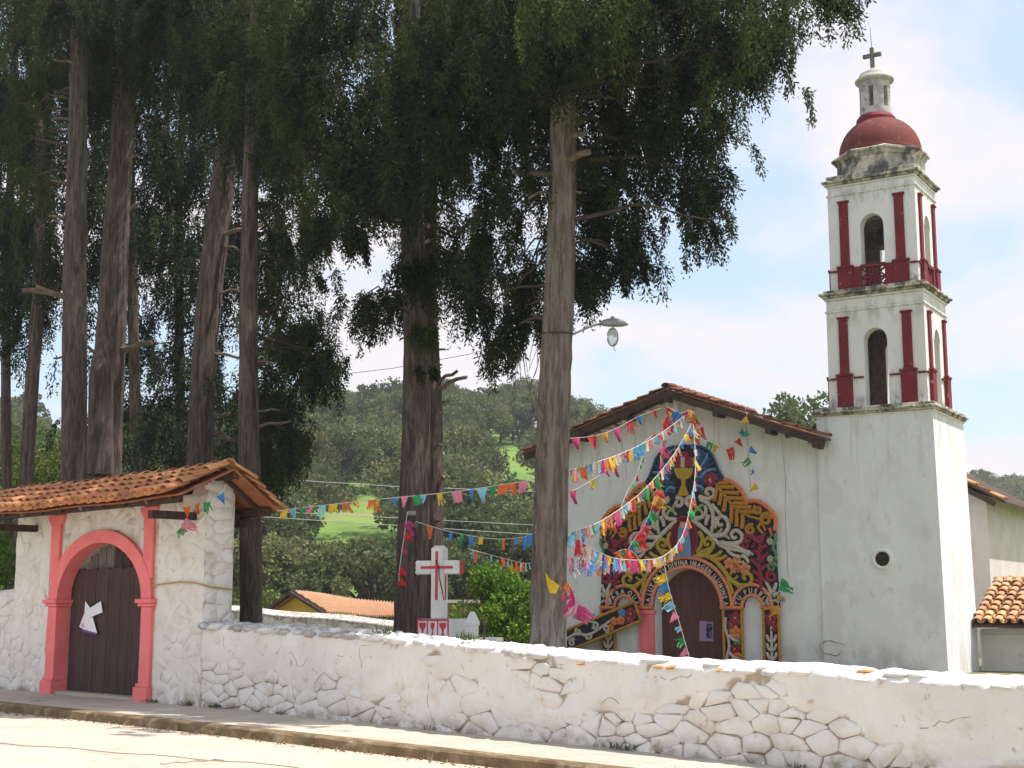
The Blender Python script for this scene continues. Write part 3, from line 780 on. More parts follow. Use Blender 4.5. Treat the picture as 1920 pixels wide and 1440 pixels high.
# door
m_in = MB()
for k in range(10):
    a0, a1 = DS - DW + 2 * DW * k / 10, DS - DW + 2 * DW * (k + 1) / 10
    zt = lambda s: DSP + .95 * math.sqrt(max(0, 1 - ((s - DS) / (DW + .02)) ** 2)) + .03
    b = MB(); b.prism(CH, [(a0 + .003, -1), (a1 - .003, -1), (a1 - .003, zt(a1)), (a0 + .003, zt(a0))], -.40, -.345 + (.012 if k in (4, 5) else 0))
    if k in (0, 5):
        bd = MB(); s1 = DS - DW if k == 0 else DS
        for z in (0.2, 1.0, 1.8): bd.box(CH, s1 + .04, s1 + DW - .04, -.46, -.405, z, z + .1)
        dl = bd.build('door_leaf', m_wood, church)
    b.build('plank', m_chdoor, dl)
b = MB()
a = [CH.px(x, y, -.34) for x, y in [(1312, 1164), (1338, 1166), (1338, 1203), (1312, 1202)]]
b.add([CH.pt(s, -.325, z) for s, z in a] + [CH.pt(s, -.331, z) for s, z in a], [(3, 2, 1, 0), (4, 5, 6, 7), (0, 1, 5, 4), (1, 2, 6, 5), (2, 3, 7, 6), (3, 0, 4, 7)])
po = b.build('poster', mat('lilac_paper', (0.42, 0.26, 0.46), (0.36, 0.21, 0.40), 20))
props(po, 'lilac poster with a dark photograph fixed to the brown church door', 'poster')
b = MB(); a = [CH.px(x, y, -.325) for x, y in [(1324, 1169), (1336, 1170), (1336, 1197), (1324, 1196)]]
b.add([CH.pt(s, -.322, z) for s, z in a], [(0, 3, 2, 1)]); b.build('photograph', mat('poster_photo', (0.03, 0.02, 0.05), (0.20, 0.16, 0.24), 14, .5, .6), po)
# pink pilaster left of the door
b = MB(); b.box(CH, DS - DW - .46, DS - DW - .03, -.02, .085, -1, 1.40); b.box(CH, DS - DW - .50, DS - DW + .01, -.02, .12, 1.4005, 1.50)
b.box(CH, DS - DW - .38, DS - DW - .11, .0855, .10, -1, 1.30)
b.build('pilaster', m_pink, church, bevel=.01)
# roof
def nr(s, d, h=0.0): return CH.pt(s, d, float(roof_z(s)) + h + .012 * math.sin(s * 2.1 + d * .4))
dk = MB()
for (sa, sb, d0, d1) in [(-4.65, -.27, -18.4, .52), (-.27, 3.58, -18.4, .04), (-.27, 3.95, .045, .52)]:
    n = 6; g = np.linspace(sa, sb, n + 1); vs_ = []
    for s in g: vs_ += [nr(s, d1, .05), nr(s, d0, .05), nr(s, d0, 0), nr(s, d1, 0)]
    dk.add(vs_, [(k * 4 + j, k * 4 + (j + 1) % 4, (k + 1) * 4 + (j + 1) % 4, (k + 1) * 4 + j) for k in range(n) for j in range(4)] + [(3, 2, 1, 0), (n * 4, n * 4 + 1, n * 4 + 2, n * 4 + 3)])
rf = dk.build('roof', mat('roof_bed', (0.20, 0.09, 0.055), (0.13, 0.07, 0.05), 3, rough=.95), church)
# verge: boards below, rows of barrel tiles along the slope
bar('verge_beam', nr(-4.6, .46, -.10), nr(-.27, .46, -.10), .10, .17, m_beam, church)
bar('verge_beam', nr(-.27, .46, -.10), nr(3.93, .46, -.10), .10, .17, m_beam, church)
bar('verge_beam', nr(-4.35, .16, -.09), nr(-.27, .16, -.09), .09, .13, m_beam, church)
bar('verge_beam', nr(-.27, .16, -.09), nr(3.75, .16, -.09), .09, .13, m_beam, church)
for s in (-4.2, -2.9, -1.5, -.27, 1.1, 2.5, 3.7): bar('purlin', nr(s, -.2, -.22), nr(s, .56, -.22), .13, .13, m_beam, church)
bar('king_post', CH.pt(-.1, .30, 6.35), CH.pt(-.1, .30, 6.93), .13, .10, m_fac, church)
cov2 = [barrel(.50, .085, .115).mesh('cover_tile', m_tile, smooth=True)]
m_oldtile = mat('old_dark_tile', (0.30, 0.10, 0.05), (0.16, 0.07, 0.045), 3.0, 0.3, 0.7, 0.9, 0.35, 30.0, 0.01, rnd=0.3, layers=[((0.10, 0.08, 0.06), 4.0, 0.5, 0.66, 0.6)])
covo = barrel(.50, .065, .09).mesh('verge_tile', m_oldtile, smooth=True)
for row, d in enumerate((.45, .20)):
    for (sa, sb) in ((-.27, -4.66), (-.27, 3.95)):
        n = 11
        for k in range(n):
            s0, s1 = sa + (sb - sa) * (k - .12) / n, sa + (sb - sa) * (k + 1.0) / n
            a, e = nr(s0 if k else sa, d + rng.normal() * .012, .055), nr(s1, d + rng.normal() * .012, .055)
            place('verge_tile', covo, rf, a + np.array([0, 0, rng.uniform(0, .02)]), e - a + np.array([0, 0, .03 + rng.uniform(0, .02)]), (0, 0, 1))
# eave tile ends along the left side, seen edge-on
for k in range(26):
    d = .1 - k * .26
    a, e = nr(-4.2, d, .055), nr(-4.72, d, .04); place('eave_tile', covo, rf, a, e - a, (0, 0, 1))
me_r = barrel(.46, .12, .15).mesh('ridge_tile', m_oldtile, smooth=True)
for k in range(14): place('ridge_tile', me_r, rf, nr(-.27, .56 - k * .42, .10), nr(-.27, .1 - k * .42, .12) - nr(-.27, .56 - k * .42, .10), (0, 0, 1))
# rear block, wider than the nave, that shows to the right of the tower
b = MB()
b.prism(CH, [(-4.6, -1), (4.83, -1), (4.83, 5.02), (0.0, 7.4), (-4.6, 5.0)], -18, -12)
bk = b.build('rear_wall', mat('rear_plaster', (0.68, 0.60, 0.57), (0.60, 0.53, 0.49), 1.2, rough=.9, bump=.3, bscale=9, layers=[((.40, .26, .16), 3, .5, .66, .8, 4.9, 4.3)]), church)
b = MB()
for (s0, s1) in ((0.0, 5.5), (-5.2, 0.0)):
    z = lambda s: 7.86 - .6 * abs(s) * 0.95
    p = [(s0, z(s0)), (s1, z(s1)), (s1, z(s1) + .07), (s0, z(s0) + .07)]
    b.prism(CH, p, -18.3, -11.6)
rr = b.build('rear_roof', m_beam, church)
for d in (-11.75, -12.05):
    for k in range(13):
        s0, s1 = .42 * k - .05, .42 * (k + 1)
        a, e = CH.pt(s0, d, 7.95 - .57 * s0), CH.pt(s1, d, 7.95 - .57 * s1)
        place('verge_tile', covo if k % 2 else cov2[0], rr, a, e - a + np.array([0, 0, .03]), (0, 0, 1))
bar('verge_beam', CH.pt(.1, -11.72, 7.62), CH.pt(5.15, -11.72, 7.62 - .57 * 5.05), .10, .16, m_beam, church)

# low wing with a tile roof to the right of the tower
wing = thing('side_building', 'low white side building with sunlit clay tile roof right of the bell tower', 'building', CH.pt(9, -5, -1))
b = MB(); b.prism(CH, [(6.6, -1.5), (9.75, -1.5), (9.75, 1.10), (6.6, 1.04)], -7.5, -2.9)
b.build('wall', mat('wing_plaster', (0.60, 0.59, 0.55), (0.54, 0.53, 0.49), 1.2, rough=.9, bump=.25, bscale=9, layers=[((.42, .38, .3), 3, .52, .68, .5)]), wing)
b = MB(); b.box(CH, 6.62, 9.74, -2.92, -2.87, .885, .90)
b.box(CH, 6.585, 6.62, -2.95, -2.86, -1.5, 1.0)
b.build('string_course', m_fac, wing)
def wing_pt(s, q, h=0): return CH.pt(s, -5.1 + 2.75 * q, 2.24 - 1.10 * q + .007 * (s - 6.6) * 0 + .045 * (s - 6.6) * 0)
b = MB(); vs_ = [wing_pt(6.53, 0), wing_pt(9.9, 0), wing_pt(9.9, 1), wing_pt(6.53, 1)]
vs_ += [v - np.array([0, 0, .06]) for v in vs_]
b.add(vs_, [(3, 2, 1, 0), (4, 5, 6, 7), (0, 1, 5, 4), (1, 2, 6, 5), (2, 3, 7, 6), (3, 0, 4, 7)])
vs_ = [CH.pt(6.53, -5.1, 2.2), CH.pt(9.9, -5.1, 2.2), CH.pt(9.9, -7.8, 1.1), CH.pt(6.53, -7.8, 1.1)]; b.add(vs_, [(0, 1, 2, 3)])
wr = b.build('roof', m_beam, wing)
ct2 = [barrel(.40, .088, .118).mesh('cover_tile', m_tile2, smooth=True), barrel(.38, .09, .12).mesh('cover_tile', m_tile2, smooth=True)]
pt2 = barrel(.40, .118, .088, up=False).mesh('pan_tile', m_tile2, smooth=True)
tile_roof(wr, lambda s, q, h: wing_pt(s, q), 6.62, 9.6, .27, 9, .06, 1.2, True, ct2, pt2)
for k in range(8): place('ridge_tile', ct2[0], wr, wing_pt(6.5 + k * .38, 0) + np.array([0, 0, .06]), CH.a + np.array([0, 0, .03]), (0, 0, 1))

# ------------------------------------------------------------------ bell tower
tower = thing('bell_tower', 'tall white bell tower with red pilasters, red dome and stone cross', 'tower', CH.pt(5.07, -1.4, 0))
TC = CH.pt(5.09, -1.37, 0)
def sq(b, h0, z0, h1, z1, c=TC):
    q = []
    for h, z in ((h0, z0), (h1, z1)):
        for x, y in ((-1, -1), (1, -1), (1, 1), (-1, 1)): q.append(c + CH.a * x * h - CH.n * y * h * 1.0 * -1 * -1 + np.array([0, 0, z]))
    return b.hexa(q)
b = MB(); b.hexa([CH.pt(s, d, z) for z, e in ((-1, .04), (6.18, 0)) for s, d in ((3.59, .05 + e), (6.45 + 2.4 * e, .05 + e), (6.45 + 2.4 * e, -2.84 - e), (3.59, -2.84 - e))])
base = b.build('tower_base', m_fac, tower)
for nm, c, prof, mm in (('oculus_rim', CH.px(1655, 1048, .06), [(.17, .0), (.175, .05), (.20, .075), (.235, .07), (.26, .03), (.265, 0)], m_tower),):
    b = MB(); n = 28; vs_ = []
    for r, h in prof:
        for k in range(n):
            t = 2 * math.pi * k / n; vs_.append(CH.pt(c[0] + r * math.cos(t), .058 + h, c[1] + r * math.sin(t)))
    fs = [(i * n + k, i * n + (k + 1) % n, (i + 1) * n + (k + 1) % n, (i + 1) * n + k) for i in range(len(prof) - 1) for k in range(n)]
    b.add(vs_, fs); b.build(nm, mm, tower, smooth=True)
    b = MB(); b.add([CH.pt(c[0] + .172 * math.cos(2 * math.pi * k / n), .078, c[1] + .172 * math.sin(2 * math.pi * k / n)) for k in range(n)], [tuple(range(n))]); b.build('oculus_dark_disc', m_dark, tower)  # flat disc on the wall, the hole's shade put into its colour
c = CH.px(1560, 1215, .09); b = MB()
b.tube([CH.pt(c[0] + .30 * math.cos(t) * (1 + .1 * math.sin(3 * t)), .092, c[1] + .17 * math.sin(t) * (1 + .12 * math.sin(4 * t))) for t in np.linspace(0.3, 5.9, 24)], .010, 4)
b.build('plaster_patch', m_stain, tower)
def cornice(name, steps, c=TC):
    t = None
    for k, (h, z0, z1) in enumerate(steps):
        b = MB(); sq(b, h, z0, h, z1 - .0005, c)
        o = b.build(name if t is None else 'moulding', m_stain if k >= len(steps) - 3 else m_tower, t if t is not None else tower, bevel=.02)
        t = t or o
    return t
TB = CH.pt(5.03, -1.395, 0)
for nm, steps, c in (('lower_cornice', [(1.46, 6.18, 6.23), (1.50, 6.23, 6.28), (1.545, 6.28, 6.34), (1.47, 6.34, 6.42)], TB),
                     ('middle_cornice', [(1.25, 8.84, 8.90), (1.215, 8.90, 9.16), (1.26, 9.16, 9.22), (1.31, 9.22, 9.28), (1.37, 9.28, 9.34), (1.27, 9.34, 9.42)], TC),
                     ('upper_cornice', [(1.14, 11.86, 11.91), (1.105, 11.91, 12.09), (1.13, 12.09, 12.15), (1.18, 12.15, 12.21), (1.235, 12.21, 12.27), (1.13, 12.27, 12.40)], TC)):
    cornice(nm, steps, c)
def faces(h):
    return [Frame(TC + Frame((0, 0), 121.7 + 90 * k).n * h, 121.7 + 90 * k) for k in range(4)]
def stage(h, z0, z1, ahw, aspr, pil, zpl, zcap, dado):
    th = .36
    for k, fr in enumerate(faces(h)):
        e = 0.0 if k % 2 == 0 else th
        poly = [(-h + e, z0), (-h + e, z1), (h - e, z1), (h - e, z0), (ahw, z0)] + arch(0, ahw, ahw * 1.05, aspr, 14) + [(-ahw, z0)]
        b = MB(); b.prism(fr, poly[::-1], -th, 0)
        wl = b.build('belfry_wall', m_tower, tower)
        b = MB(); b.prism(fr, [(x * .985, min(z, z1 - .02)) for x, z in poly[::-1]], -th - .03, -th - .002); b.build('brick_lining', m_brick, wl)
        b = MB()
        av = arch(0, ahw + .05, ahw * 1.05 + .05, aspr, 14); ai = arch(0, ahw, ahw * 1.05, aspr, 14)
        for j in range(14): b.prism(fr, [av[j], av[j + 1], ai[j + 1], ai[j]], -.012, .014)
        b.build('arch_moulding', m_tower, wl)
        for sg in (-1, 1):
            p = sg * pil
            b = MB(); b.box(fr, p - .115, p + .115, -.01, .055, zpl + .05, zcap)
            b.prism(fr, [(p - .135, zpl), (p + .135, zpl), (p + .115, zpl + .0495), (p - .115, zpl + .0495)], -.01, .07)
            pi = b.build('pilaster', m_redp, wl, bevel=.008)
            b = MB(); b.box(fr, p - .15, p + .15, -.01, .085, zcap + .001, zcap + .05); b.build('capital', m_redp, wl, bevel=.01)
            b = MB(); b.box(fr, p - .19, p + .19, -.01, .095, z0, zpl - .06)
            b.box(fr, p - .215, p + .215, -.01, .12, zpl - .0595, zpl - .0005); b.build('plinth', m_redp, wl, bevel=.01)
            b = MB()
            so_, si = (p + sg * .216), sg * (h - .005)
            b.box(fr, min(so_, si), max(so_, si), -.01, .045, zpl - .13, zpl - .085)
            if not dado:
                so_, si = p - sg * .216, sg * (ahw + .03); b.box(fr, min(so_, si), max(so_, si), -.01, .045, zpl - .13, zpl - .085)
            b.build('string_band', m_redp, wl)
            if dado:
                so_, si = p - sg * .191, sg * (ahw - .001)
                b = MB(); b.box(fr, min(so_, si), max(so_, si), -.01, .05, z0, zpl - .05); b.build('dado', m_redp, wl)
        if dado:
            b = MB(); zt = zpl - .02
            b.box(fr, -ahw - .02, ahw + .02, -.06, .07, zt - .08, zt); ra = b.build('balustrade', m_redp, wl)
            for (x0, y0, x1, y1) in [(-.30, z0, 0, z0 + .24), (-.30, z0 + .48, 0, z0 + .24), (0, z0 + .24, .3, z0 + .48), (0, z0 + .24, .3, z0), (-.3, z0 + .24, .3, z0 + .24), (-.3, z0 + .24, 0, z0 + .5), (-.3, z0 + .24, 0, z0), (0, z0 + .5, .3, z0 + .24), (0, z0, .3, z0 + .24), (0, z0, 0, z0 + .5)]:
                b = MB(); q = np.array([x1 - x0, y1 - y0]); nrm = np.array([-q[1], q[0]]) / np.linalg.norm(q) * .022
                b.prism(fr, [(x0 - nrm[0], y0 - nrm[1]), (x1 - nrm[0], y1 - nrm[1]), (x1 + nrm[0], y1 + nrm[1]), (x0 + nrm[0], y0 + nrm[1])], -.03, .02)
                b.build('lattice_bar', m_redp, ra)
stage(1.215, 6.42, 8.84, .29, 8.06, .79, 7.27, 8.66, False)
stage(1.105, 9.42, 11.86, .295, 10.98, .70, 10.02, 11.66, True)
b = MB(); sq(b, .80, 11.2, .80, 11.86); sq(b, .86, 8.55, .86, 8.84); b.build('vault', mat('belfry_inside', (0.20, 0.165, 0.14), (0.10, 0.08, 0.07), 3, rough=.95), tower)
b = MB(); b.lathe(TC, [(1.10, 12.38), (1.10, 12.80), (1.14, 12.82), (1.17, 12.88), (1.24, 12.92), (1.24, 12.97), (1.12, 13.02), (1.05, 13.05)], 8, math.radians(-31.7 + 22.5))
b.build('drum', mat('mildewed_drum', (0.60, 0.55, 0.47), (0.30, 0.28, 0.25), 2.2, .42, .62, .9, .4, 18, .02, stretch=(1, 1, .6), layers=[((.05, .05, .05), 2.6, .46, .60, .85)]), tower)
b = MB(); b.lathe(TC, [(1.06, 13.02)] + [(1.04 * math.cos(t) ** .9 if t < 1.5 else .0, 13.06 + .98 * math.sin(t)) for t in np.linspace(0, 1.13, 12)], 40)
b.build('dome', m_dome, tower, smooth=True)
LCN = TC + np.array([-.07, 0, 0])
b = MB(); b.lathe(LCN, [(.50, 13.80), (.50, 14.02), (.47, 14.06), (.43, 14.12)], 28); b.build('lantern_base', m_redp, tower, bevel=.01)
b = MB(); lan = None
m_lan = mat('grey_lantern_plaster', (0.56, 0.53, 0.49), (0.34, 0.32, 0.30), 3, .42, .64, .9, .4, 20, .02, layers=[((.10, .10, .10), 5, .56, .68, .7)])
lan = b.lathe(LCN, [(.395, 14.12), (.395, 14.299)], 28).build('lantern', m_lan, tower)
MB().lathe(LCN, [(.395, 14.85), (.395, 15.019)], 28).build('lantern_ring', m_lan, lan)
for k in range(6):
    a0, a1 = math.radians(60 * k + 13 - 64), math.radians(60 * k + 47 - 64 + 6); b = MB(); n = 5; vs_ = []
    for j in range(n + 1):
        t = a0 + (a1 - a0) * j / n
        for r in (.39, .27):
            for z in (14.299, 14.851): vs_.append(LCN + np.array([r * math.cos(t), r * math.sin(t), z]))
    fs = []
    for j in range(n):
        i = j * 4; m_ = i + 4; fs += [(i, m_, m_ + 1, i + 1), (i + 2, i + 3, m_ + 3, m_ + 2), (i, i + 2, m_ + 2, m_), (i + 1, m_ + 1, m_ + 3, i + 3)]
    fs += [(0, 1, 3, 2), (n * 4, n * 4 + 2, n * 4 + 3, n * 4 + 1)]
    b.add(vs_, fs); b.build('lantern_pier', m_lan, lan)
b = MB(); b.lathe(LCN, [(.41, 15.0), (.49, 15.05), (.50, 15.09), (.44, 15.10), (.42, 15.16)] + [(.40 * math.cos(t), 15.17 + .24 * math.sin(t)) for t in np.linspace(.1, 1.45, 8)], 28)
b.build('lantern_cap', m_lan, tower)
XC = LCN + np.array([-.03, 0, 0])
m_xs = mat('grey_stone', (0.22, 0.21, 0.19), (0.13, 0.12, 0.11), 8, rough=.9, bump=.3)
XF = Frame(XC, 121.7); b = MB(); b.box(XF, -.05, .05, -.05, .05, 15.36, 16.0); b.box(XF, -.24, -.051, -.05, .05, 15.74, 15.84); b.box(XF, .051, .24, -.05, .05, 15.74, 15.84)
cx = b.build('cross', m_xs, tower, bevel=.012)
b = MB(); b.tube([XC + np.array([0, 0, 15.98]), XC + np.array([-.02, 0, 16.6])], [.012, .006], 5); b.build('lightning_rod', m_metal, tower)
bell = MB(); bc = TC + CH.n * .25
bell.lathe(bc, [(.02, 11.1), (.10, 11.08), (.14, 10.98), (.17, 10.8), (.23, 10.66), (.27, 10.60), (.24, 10.60)], 20)
bell.tube([bc + np.array([0, 0, 11.05]), bc + np.array([0, 0, 11.35])], .03, 6)
props(bell.build('church_bell', mat('bell_bronze', (0.05, 0.05, 0.045), rough=.5, metal=.6), None, smooth=True), 'dark bell hanging in the upper arch of the tower', 'bell')

# the belfry stages are a little shallower than they are wide
def deep(o): yield o; [None for _ in ()]; yield from (q for c in o.children for q in deep(c))
nb2 = np.array([CH.n[0], CH.n[1]]); f0 = -.155; done = set()
for o in list(deep(tower)):
    if o.type != 'MESH' or o.data.name in done: continue
    r0 = o
    while r0.parent is not tower and r0.parent is not None: r0 = r0.parent
    kd = r0.name.split('.')[0]
    if kd in ('belfry_wall', 'middle_cornice', 'upper_cornice', 'vault', 'drum', 'dome', 'lantern_base', 'lantern', 'lantern_cap', 'cross', 'lightning_rod'):
        done.add(o.data.name); og = org(tower)
        for v in o.data.vertices:
            w_ = (v.co.x + og[0] - CH.o[0]) * nb2[0] + (v.co.y + og[1] - CH.o[1]) * nb2[1]
            e = -(w_ - f0) * .14 if kd in ('belfry_wall', 'middle_cornice', 'upper_cornice', 'vault') else .12
            v.co.x += nb2[0] * e; v.co.y += nb2[1] * e
# ------------------------------------------------------------------ seed-and-flower portal on the church front
portal = thing('floral_portal', 'colourful flower covered portal with scrolls and lettering round the church door', 'decoration', CH.pt(0, .05, 0))
PD = 0.05
def c2(p, d=.12): return CH.px(p[0] / 5.333 + 1110, p[1] / 5.333 + 800, d)
def c1(p, d=.12): return CH.px(p[0] / 4.923 + 1100, p[1] / 4.923 + 1000, d)
def pm(name, a, b_, hl, rough=.95):           # seeds and petals glued side by side: speckled, knobbly
    return mat(name, a, b_, 26, .40, .62, rough, .9, 45, .02, layers=[(hl, 38, .60, .68, .55)])
m_blk = pm('black_ground', (.018, .019, .030), (.035, .036, .055), (.12, .13, .17))
m_or = pm('orange_petals', (0.831, 0.244, 0.086), (0.603, 0.158, 0.057), (0.900, 0.430, 0.172))
m_pe = pm('salmon_petals', (0.803, 0.287, 0.172), (0.631, 0.200, 0.129), (0.900, 0.487, 0.316))
m_gd = pm('golden_seeds', (0.516, 0.244, 0.036), (0.373, 0.172, 0.029), (0.717, 0.401, 0.086))
m_ye = pm('yellow_seeds', (0.516, 0.358, 0.043), (0.373, 0.258, 0.036), (0.660, 0.516, 0.114))
m_wh = pm('cream_seeds', (0.616, 0.552, 0.473), (0.445, 0.388, 0.329), (0.831, 0.774, 0.688))
m_cr = pm('crimson_petals', (0.329, 0.040, 0.065), (0.215, 0.029, 0.050), (0.516, 0.114, 0.143))
m_gn = pm('green_seeds', (0.143, 0.287, 0.143), (0.101, 0.200, 0.101), (0.287, 0.459, 0.258))
m_bl = pm('blue_seeds', (0.050, 0.108, 0.244), (0.036, 0.072, 0.172), (0.143, 0.230, 0.430))
m_bl2 = pm('sky_blue_seeds', (0.172, 0.316, 0.603), (0.114, 0.230, 0.459), (0.358, 0.516, 0.788))
m_lg = pm('pale_green_seeds', (0.388, 0.430, 0.215), (0.287, 0.329, 0.158), (0.544, 0.603, 0.358))
S0 = 0.0
def mir(pts): return [(2 * S0 - s, z) for s, z in pts]
def smooth(pts, n=5):
    pts = np.array(pts, float); P_ = np.vstack([2 * pts[0] - pts[1], pts, 2 * pts[-1] - pts[-2]]); o_ = []
    for i in range(1, len(P_) - 2):
        for k in range(n):
            t = k / n; a, b_, c, d = P_[i - 1], P_[i], P_[i + 1], P_[i + 2]
            o_.append(.5 * (2 * b_ + (c - a) * t + (2 * a - 5 * b_ + 4 * c - d) * t * t + (3 * b_ - a - 3 * c + d) * t ** 3))
    o_.append(P_[-2]); return [tuple(q) for q in o_]
USED = []
def stroke(name, pts, r, m, par, d=.045, fr=CH, taper=(1, .7), n=6):
    pts = smooth(pts, 4) if len(pts) > 2 else pts
    if par is portal:
        for i in range(len(pts) - 1):
            for f in (0, .5): USED.append((pts[i][0] * (1 - f) + pts[i + 1][0] * f, pts[i][1] * (1 - f) + pts[i + 1][1] * f, r, m))
        USED.append((*pts[-1], r, m))
    q = [fr.pt(s, PD + d, z) for s, z in pts]
    k = len(q); rr = np.linspace(taper[0], taper[1], k) * r
    rr = rr * (1 + .12 * np.sin(np.arange(k) * 2.3 + s_hash(name, k)))
    return MB().tube(q, rr, n, flat=fr.n).build(name, m, par, smooth=True)
def s_hash(a, k): return (len(a) * 3 + k) % 7
def spiral(c, r, turns=1.4, a0=0.0, sg=1, r_in=.25):
    return [(c[0] + sg * (r * (1 - (1 - r_in) * t)) * math.cos(a0 + turns * 2 * math.pi * t), c[1] + (r * (1 - (1 - r_in) * t)) * math.sin(a0 + turns * 2 * math.pi * t)) for t in np.linspace(0, 1, 14)]
def both(name, pts, r, m, d=.045, **k):
    stroke(name, pts, r, m, portal, d, **k); stroke(name, mir(pts), r, m, portal, d, **k)
ZI = 1.56
SA, SAr, SAo = 1.79, .235, .52               # side arches
CAr, CAo = .95, 1.25
edge = [c2(p) for p in [(1000, 180), (1080, 196), (1150, 230), (1200, 290), (1230, 360), (1270, 450), (1310, 515)]]
edge2 = [c2(p) for p in [(1310, 525), (1370, 545), (1450, 600), (1510, 680), (1535, 740), (1640, 742), (1740, 800), (1810, 880), (1830, 950), (1822, 1040)]]
sR = 2.44
out_r = [(S0 + 2.50, ZI), (S0 + sR + .02, 2.4), (S0 + sR, 3.2)] + edge2[::-1] + edge[::-1] + [(S0 + .0, edge[0][1] + .03)]
outline = out_r + mir(out_r[:-1])[::-1]
bot = [(-SA - SAr, ZI)] + arch(-SA, SAr, SAr * 1.1, ZI + .02, 10)[::-1] + [(-SA + SAr, ZI)]
bot = [(S0 + s, z) for s, z in bot]
cen = [(S0 - CAr, ZI)] + arch(S0, CAr, .99, ZI + .02, 24)[::-1] + [(S0 + CAr, ZI)]
rgt = [(2 * S0 - s, z) for s, z in bot][::-1]
b = MB(); b.prism(CH, (outline + bot + cen + rgt)[::-1], PD - .045, PD + .02)
b.build('backing_panel', m_blk, portal)
# rims
stroke('rim', edge2, .055, m_or, portal, .03, taper=(1, 1)); stroke('rim', mir(edge2), .055, m_or, portal, .03, taper=(1, 1))
stroke('rim', edge, .03, m_bl, portal, .03, taper=(1, 1)); stroke('rim', mir(edge), .03, m_bl, portal, .03, taper=(1, 1))
for hw, rise, nm in ((CAr + .03, 1.01, 'arch_rim'), (CAo, 1.26, 'arch_rim')):
    stroke(nm, arch(S0, hw, rise, ZI + .02, 18), .05, m_pe, portal, .05, taper=(1, 1))
for sg in (-1, 1):
    for hw in (SAr + .04, SAo):
        stroke('arch_rim', arch(S0 + sg * SA, hw, hw * 1.06, ZI + .02, 12), .045, m_pe, portal, .05, taper=(1, 1))
    a, e = S0 + sg * (CAr - .02), S0 + sg * (SA - SAr)
    stroke('sill_rim', [(a, ZI), (e, ZI)], .05, m_or, portal, .05, taper=(1, 1))
    a, e = S0 + sg * (SA + SAr), S0 + sg * 2.5
    stroke('sill_rim', [(a, ZI), (e, ZI)], .05, m_or, portal, .05, taper=(1, 1))
# blue hood with feather strokes
for k in range(9):
    t = k / 8
    i = np.interp(t * 6, range(7), [p[0] for p in edge]); j = np.interp(t * 6, range(7), [p[1] for p in edge])
    c_ = c2((960, 420 + 20 * k))
    both('feather', [(S0 + (c_[0] - S0) * .3 + .22 + .03 * k, c_[1] + .05), (S0 + .3 * (1 - t) + (i - S0) * .6, (c_[1] + j) / 2 + .08), (i - .05, j - .04)], .052, m_bl if k % 3 else m_bl2, .02)
for y in (560, 610, 650): both('feather', [c2((1010, y)), c2((1070, y - 20)), c2((1110, y + 20))], .05, m_bl2 if y == 610 else m_bl, .02)
# chalice, cross and host
def plate(name, pts, m, d0, d1, par=portal): return MB().prism(CH, pts[::-1], PD + d0, PD + d1).build(name, m, par, bevel=.01)
cw = c2((930, 500))[0]
def cp(p): q = c2(p); return (S0 + q[0] - cw, q[1])
plate('cross_panel', [cp(p) for p in [(900, 250), (970, 250), (975, 300), (1010, 300), (1010, 405), (850, 405), (850, 300), (895, 300)]], m_cr, .02, .05)
plate('host', [cp(p) for p in [(900, 300), (940, 300), (940, 408), (900, 408)]], m_wh, .0501, .07)
plate('chalice', [cp(p) for p in [(835, 412), (1025, 412), (1018, 460), (990, 510), (950, 530), (945, 580), (985, 690), (870, 690), (910, 580), (908, 530), (870, 510), (842, 460)]], m_ye, .03, .09)
def flower(c, r, m, mc, n=5, d=.05, par=portal, fr=CH):
    b = MB()
    for k in range(n):
        t = 2 * math.pi * k / n + .3
        q = [fr.pt(c[0] + r * .55 * math.cos(t) + r * .45 * math.cos(u), PD + d, c[1] + r * .55 * math.sin(t) + r * .45 * math.sin(u)) for u in np.linspace(0, 2 * math.pi, 9)[:-1]]
        top_ = fr.pt(c[0] + r * .55 * math.cos(t), PD + d + .04, c[1] + r * .55 * math.sin(t))
        b.add([p - fr.n * .03 for p in q] + q + [top_], [(i, (i + 1) % 8, 8 + (i + 1) % 8, 8 + i) for i in range(8)] + [(8 + i, 8 + (i + 1) % 8, 16) for i in range(8)])
    o = b.build('flower', m, par, smooth=True)
    b = MB(); q = [fr.pt(c[0] + r * .2 * math.cos(u), PD + d + .035, c[1] + r * .2 * math.sin(u)) for u in np.linspace(0, 2 * math.pi, 9)[:-1]]
    b.add(q + [fr.pt(c[0], PD + d + .06, c[1])], [(i, (i + 1) % 8, 8) for i in range(8)]); b.build('flower_centre', mc, o)
f = c2((1180, 530)); flower(f, .20, m_cr, m_pe, 6); flower(mir([f])[0], .20, m_cr, m_pe, 6)
# cream scrolls
W = .064
for pts in [[(1000, 930), (1090, 1000), (1190, 1090), (1290, 1190), (1400, 1225), (1500, 1245), (1570, 1290)],
            [(1190, 1090), (1300, 1080), (1360, 1010), (1345, 930), (1290, 895), (1250, 935), (1268, 985), (1305, 975)],
            [(1270, 1160), (1380, 1170), (1480, 1150), (1495, 1085), (1440, 1035), (1390, 1070), (1410, 1115), (1445, 1100)],
            [(1005, 925), (1090, 905), (1135, 850), (1125, 785)], [(1080, 720), (1160, 770), (1200, 850), (1205, 950), (1190, 1060)],
            [(1070, 700), (1150, 720), (1215, 690), (1205, 630), (1150, 622), (1135, 665), (1170, 675)], [(1190, 780), (1240, 830), (1285, 880)], [(1165, 880), (1140, 940), (1135, 985)],
            [(1215, 1010), (1240, 960), (1230, 900)], [(1000, 700), (945, 720), (945, 770), (985, 790), (1005, 750), (980, 740)], [(1330, 1190), (1420, 1190), (1480, 1215)]]:
    both('scroll', [c2(p) for p in pts], W, m_wh)
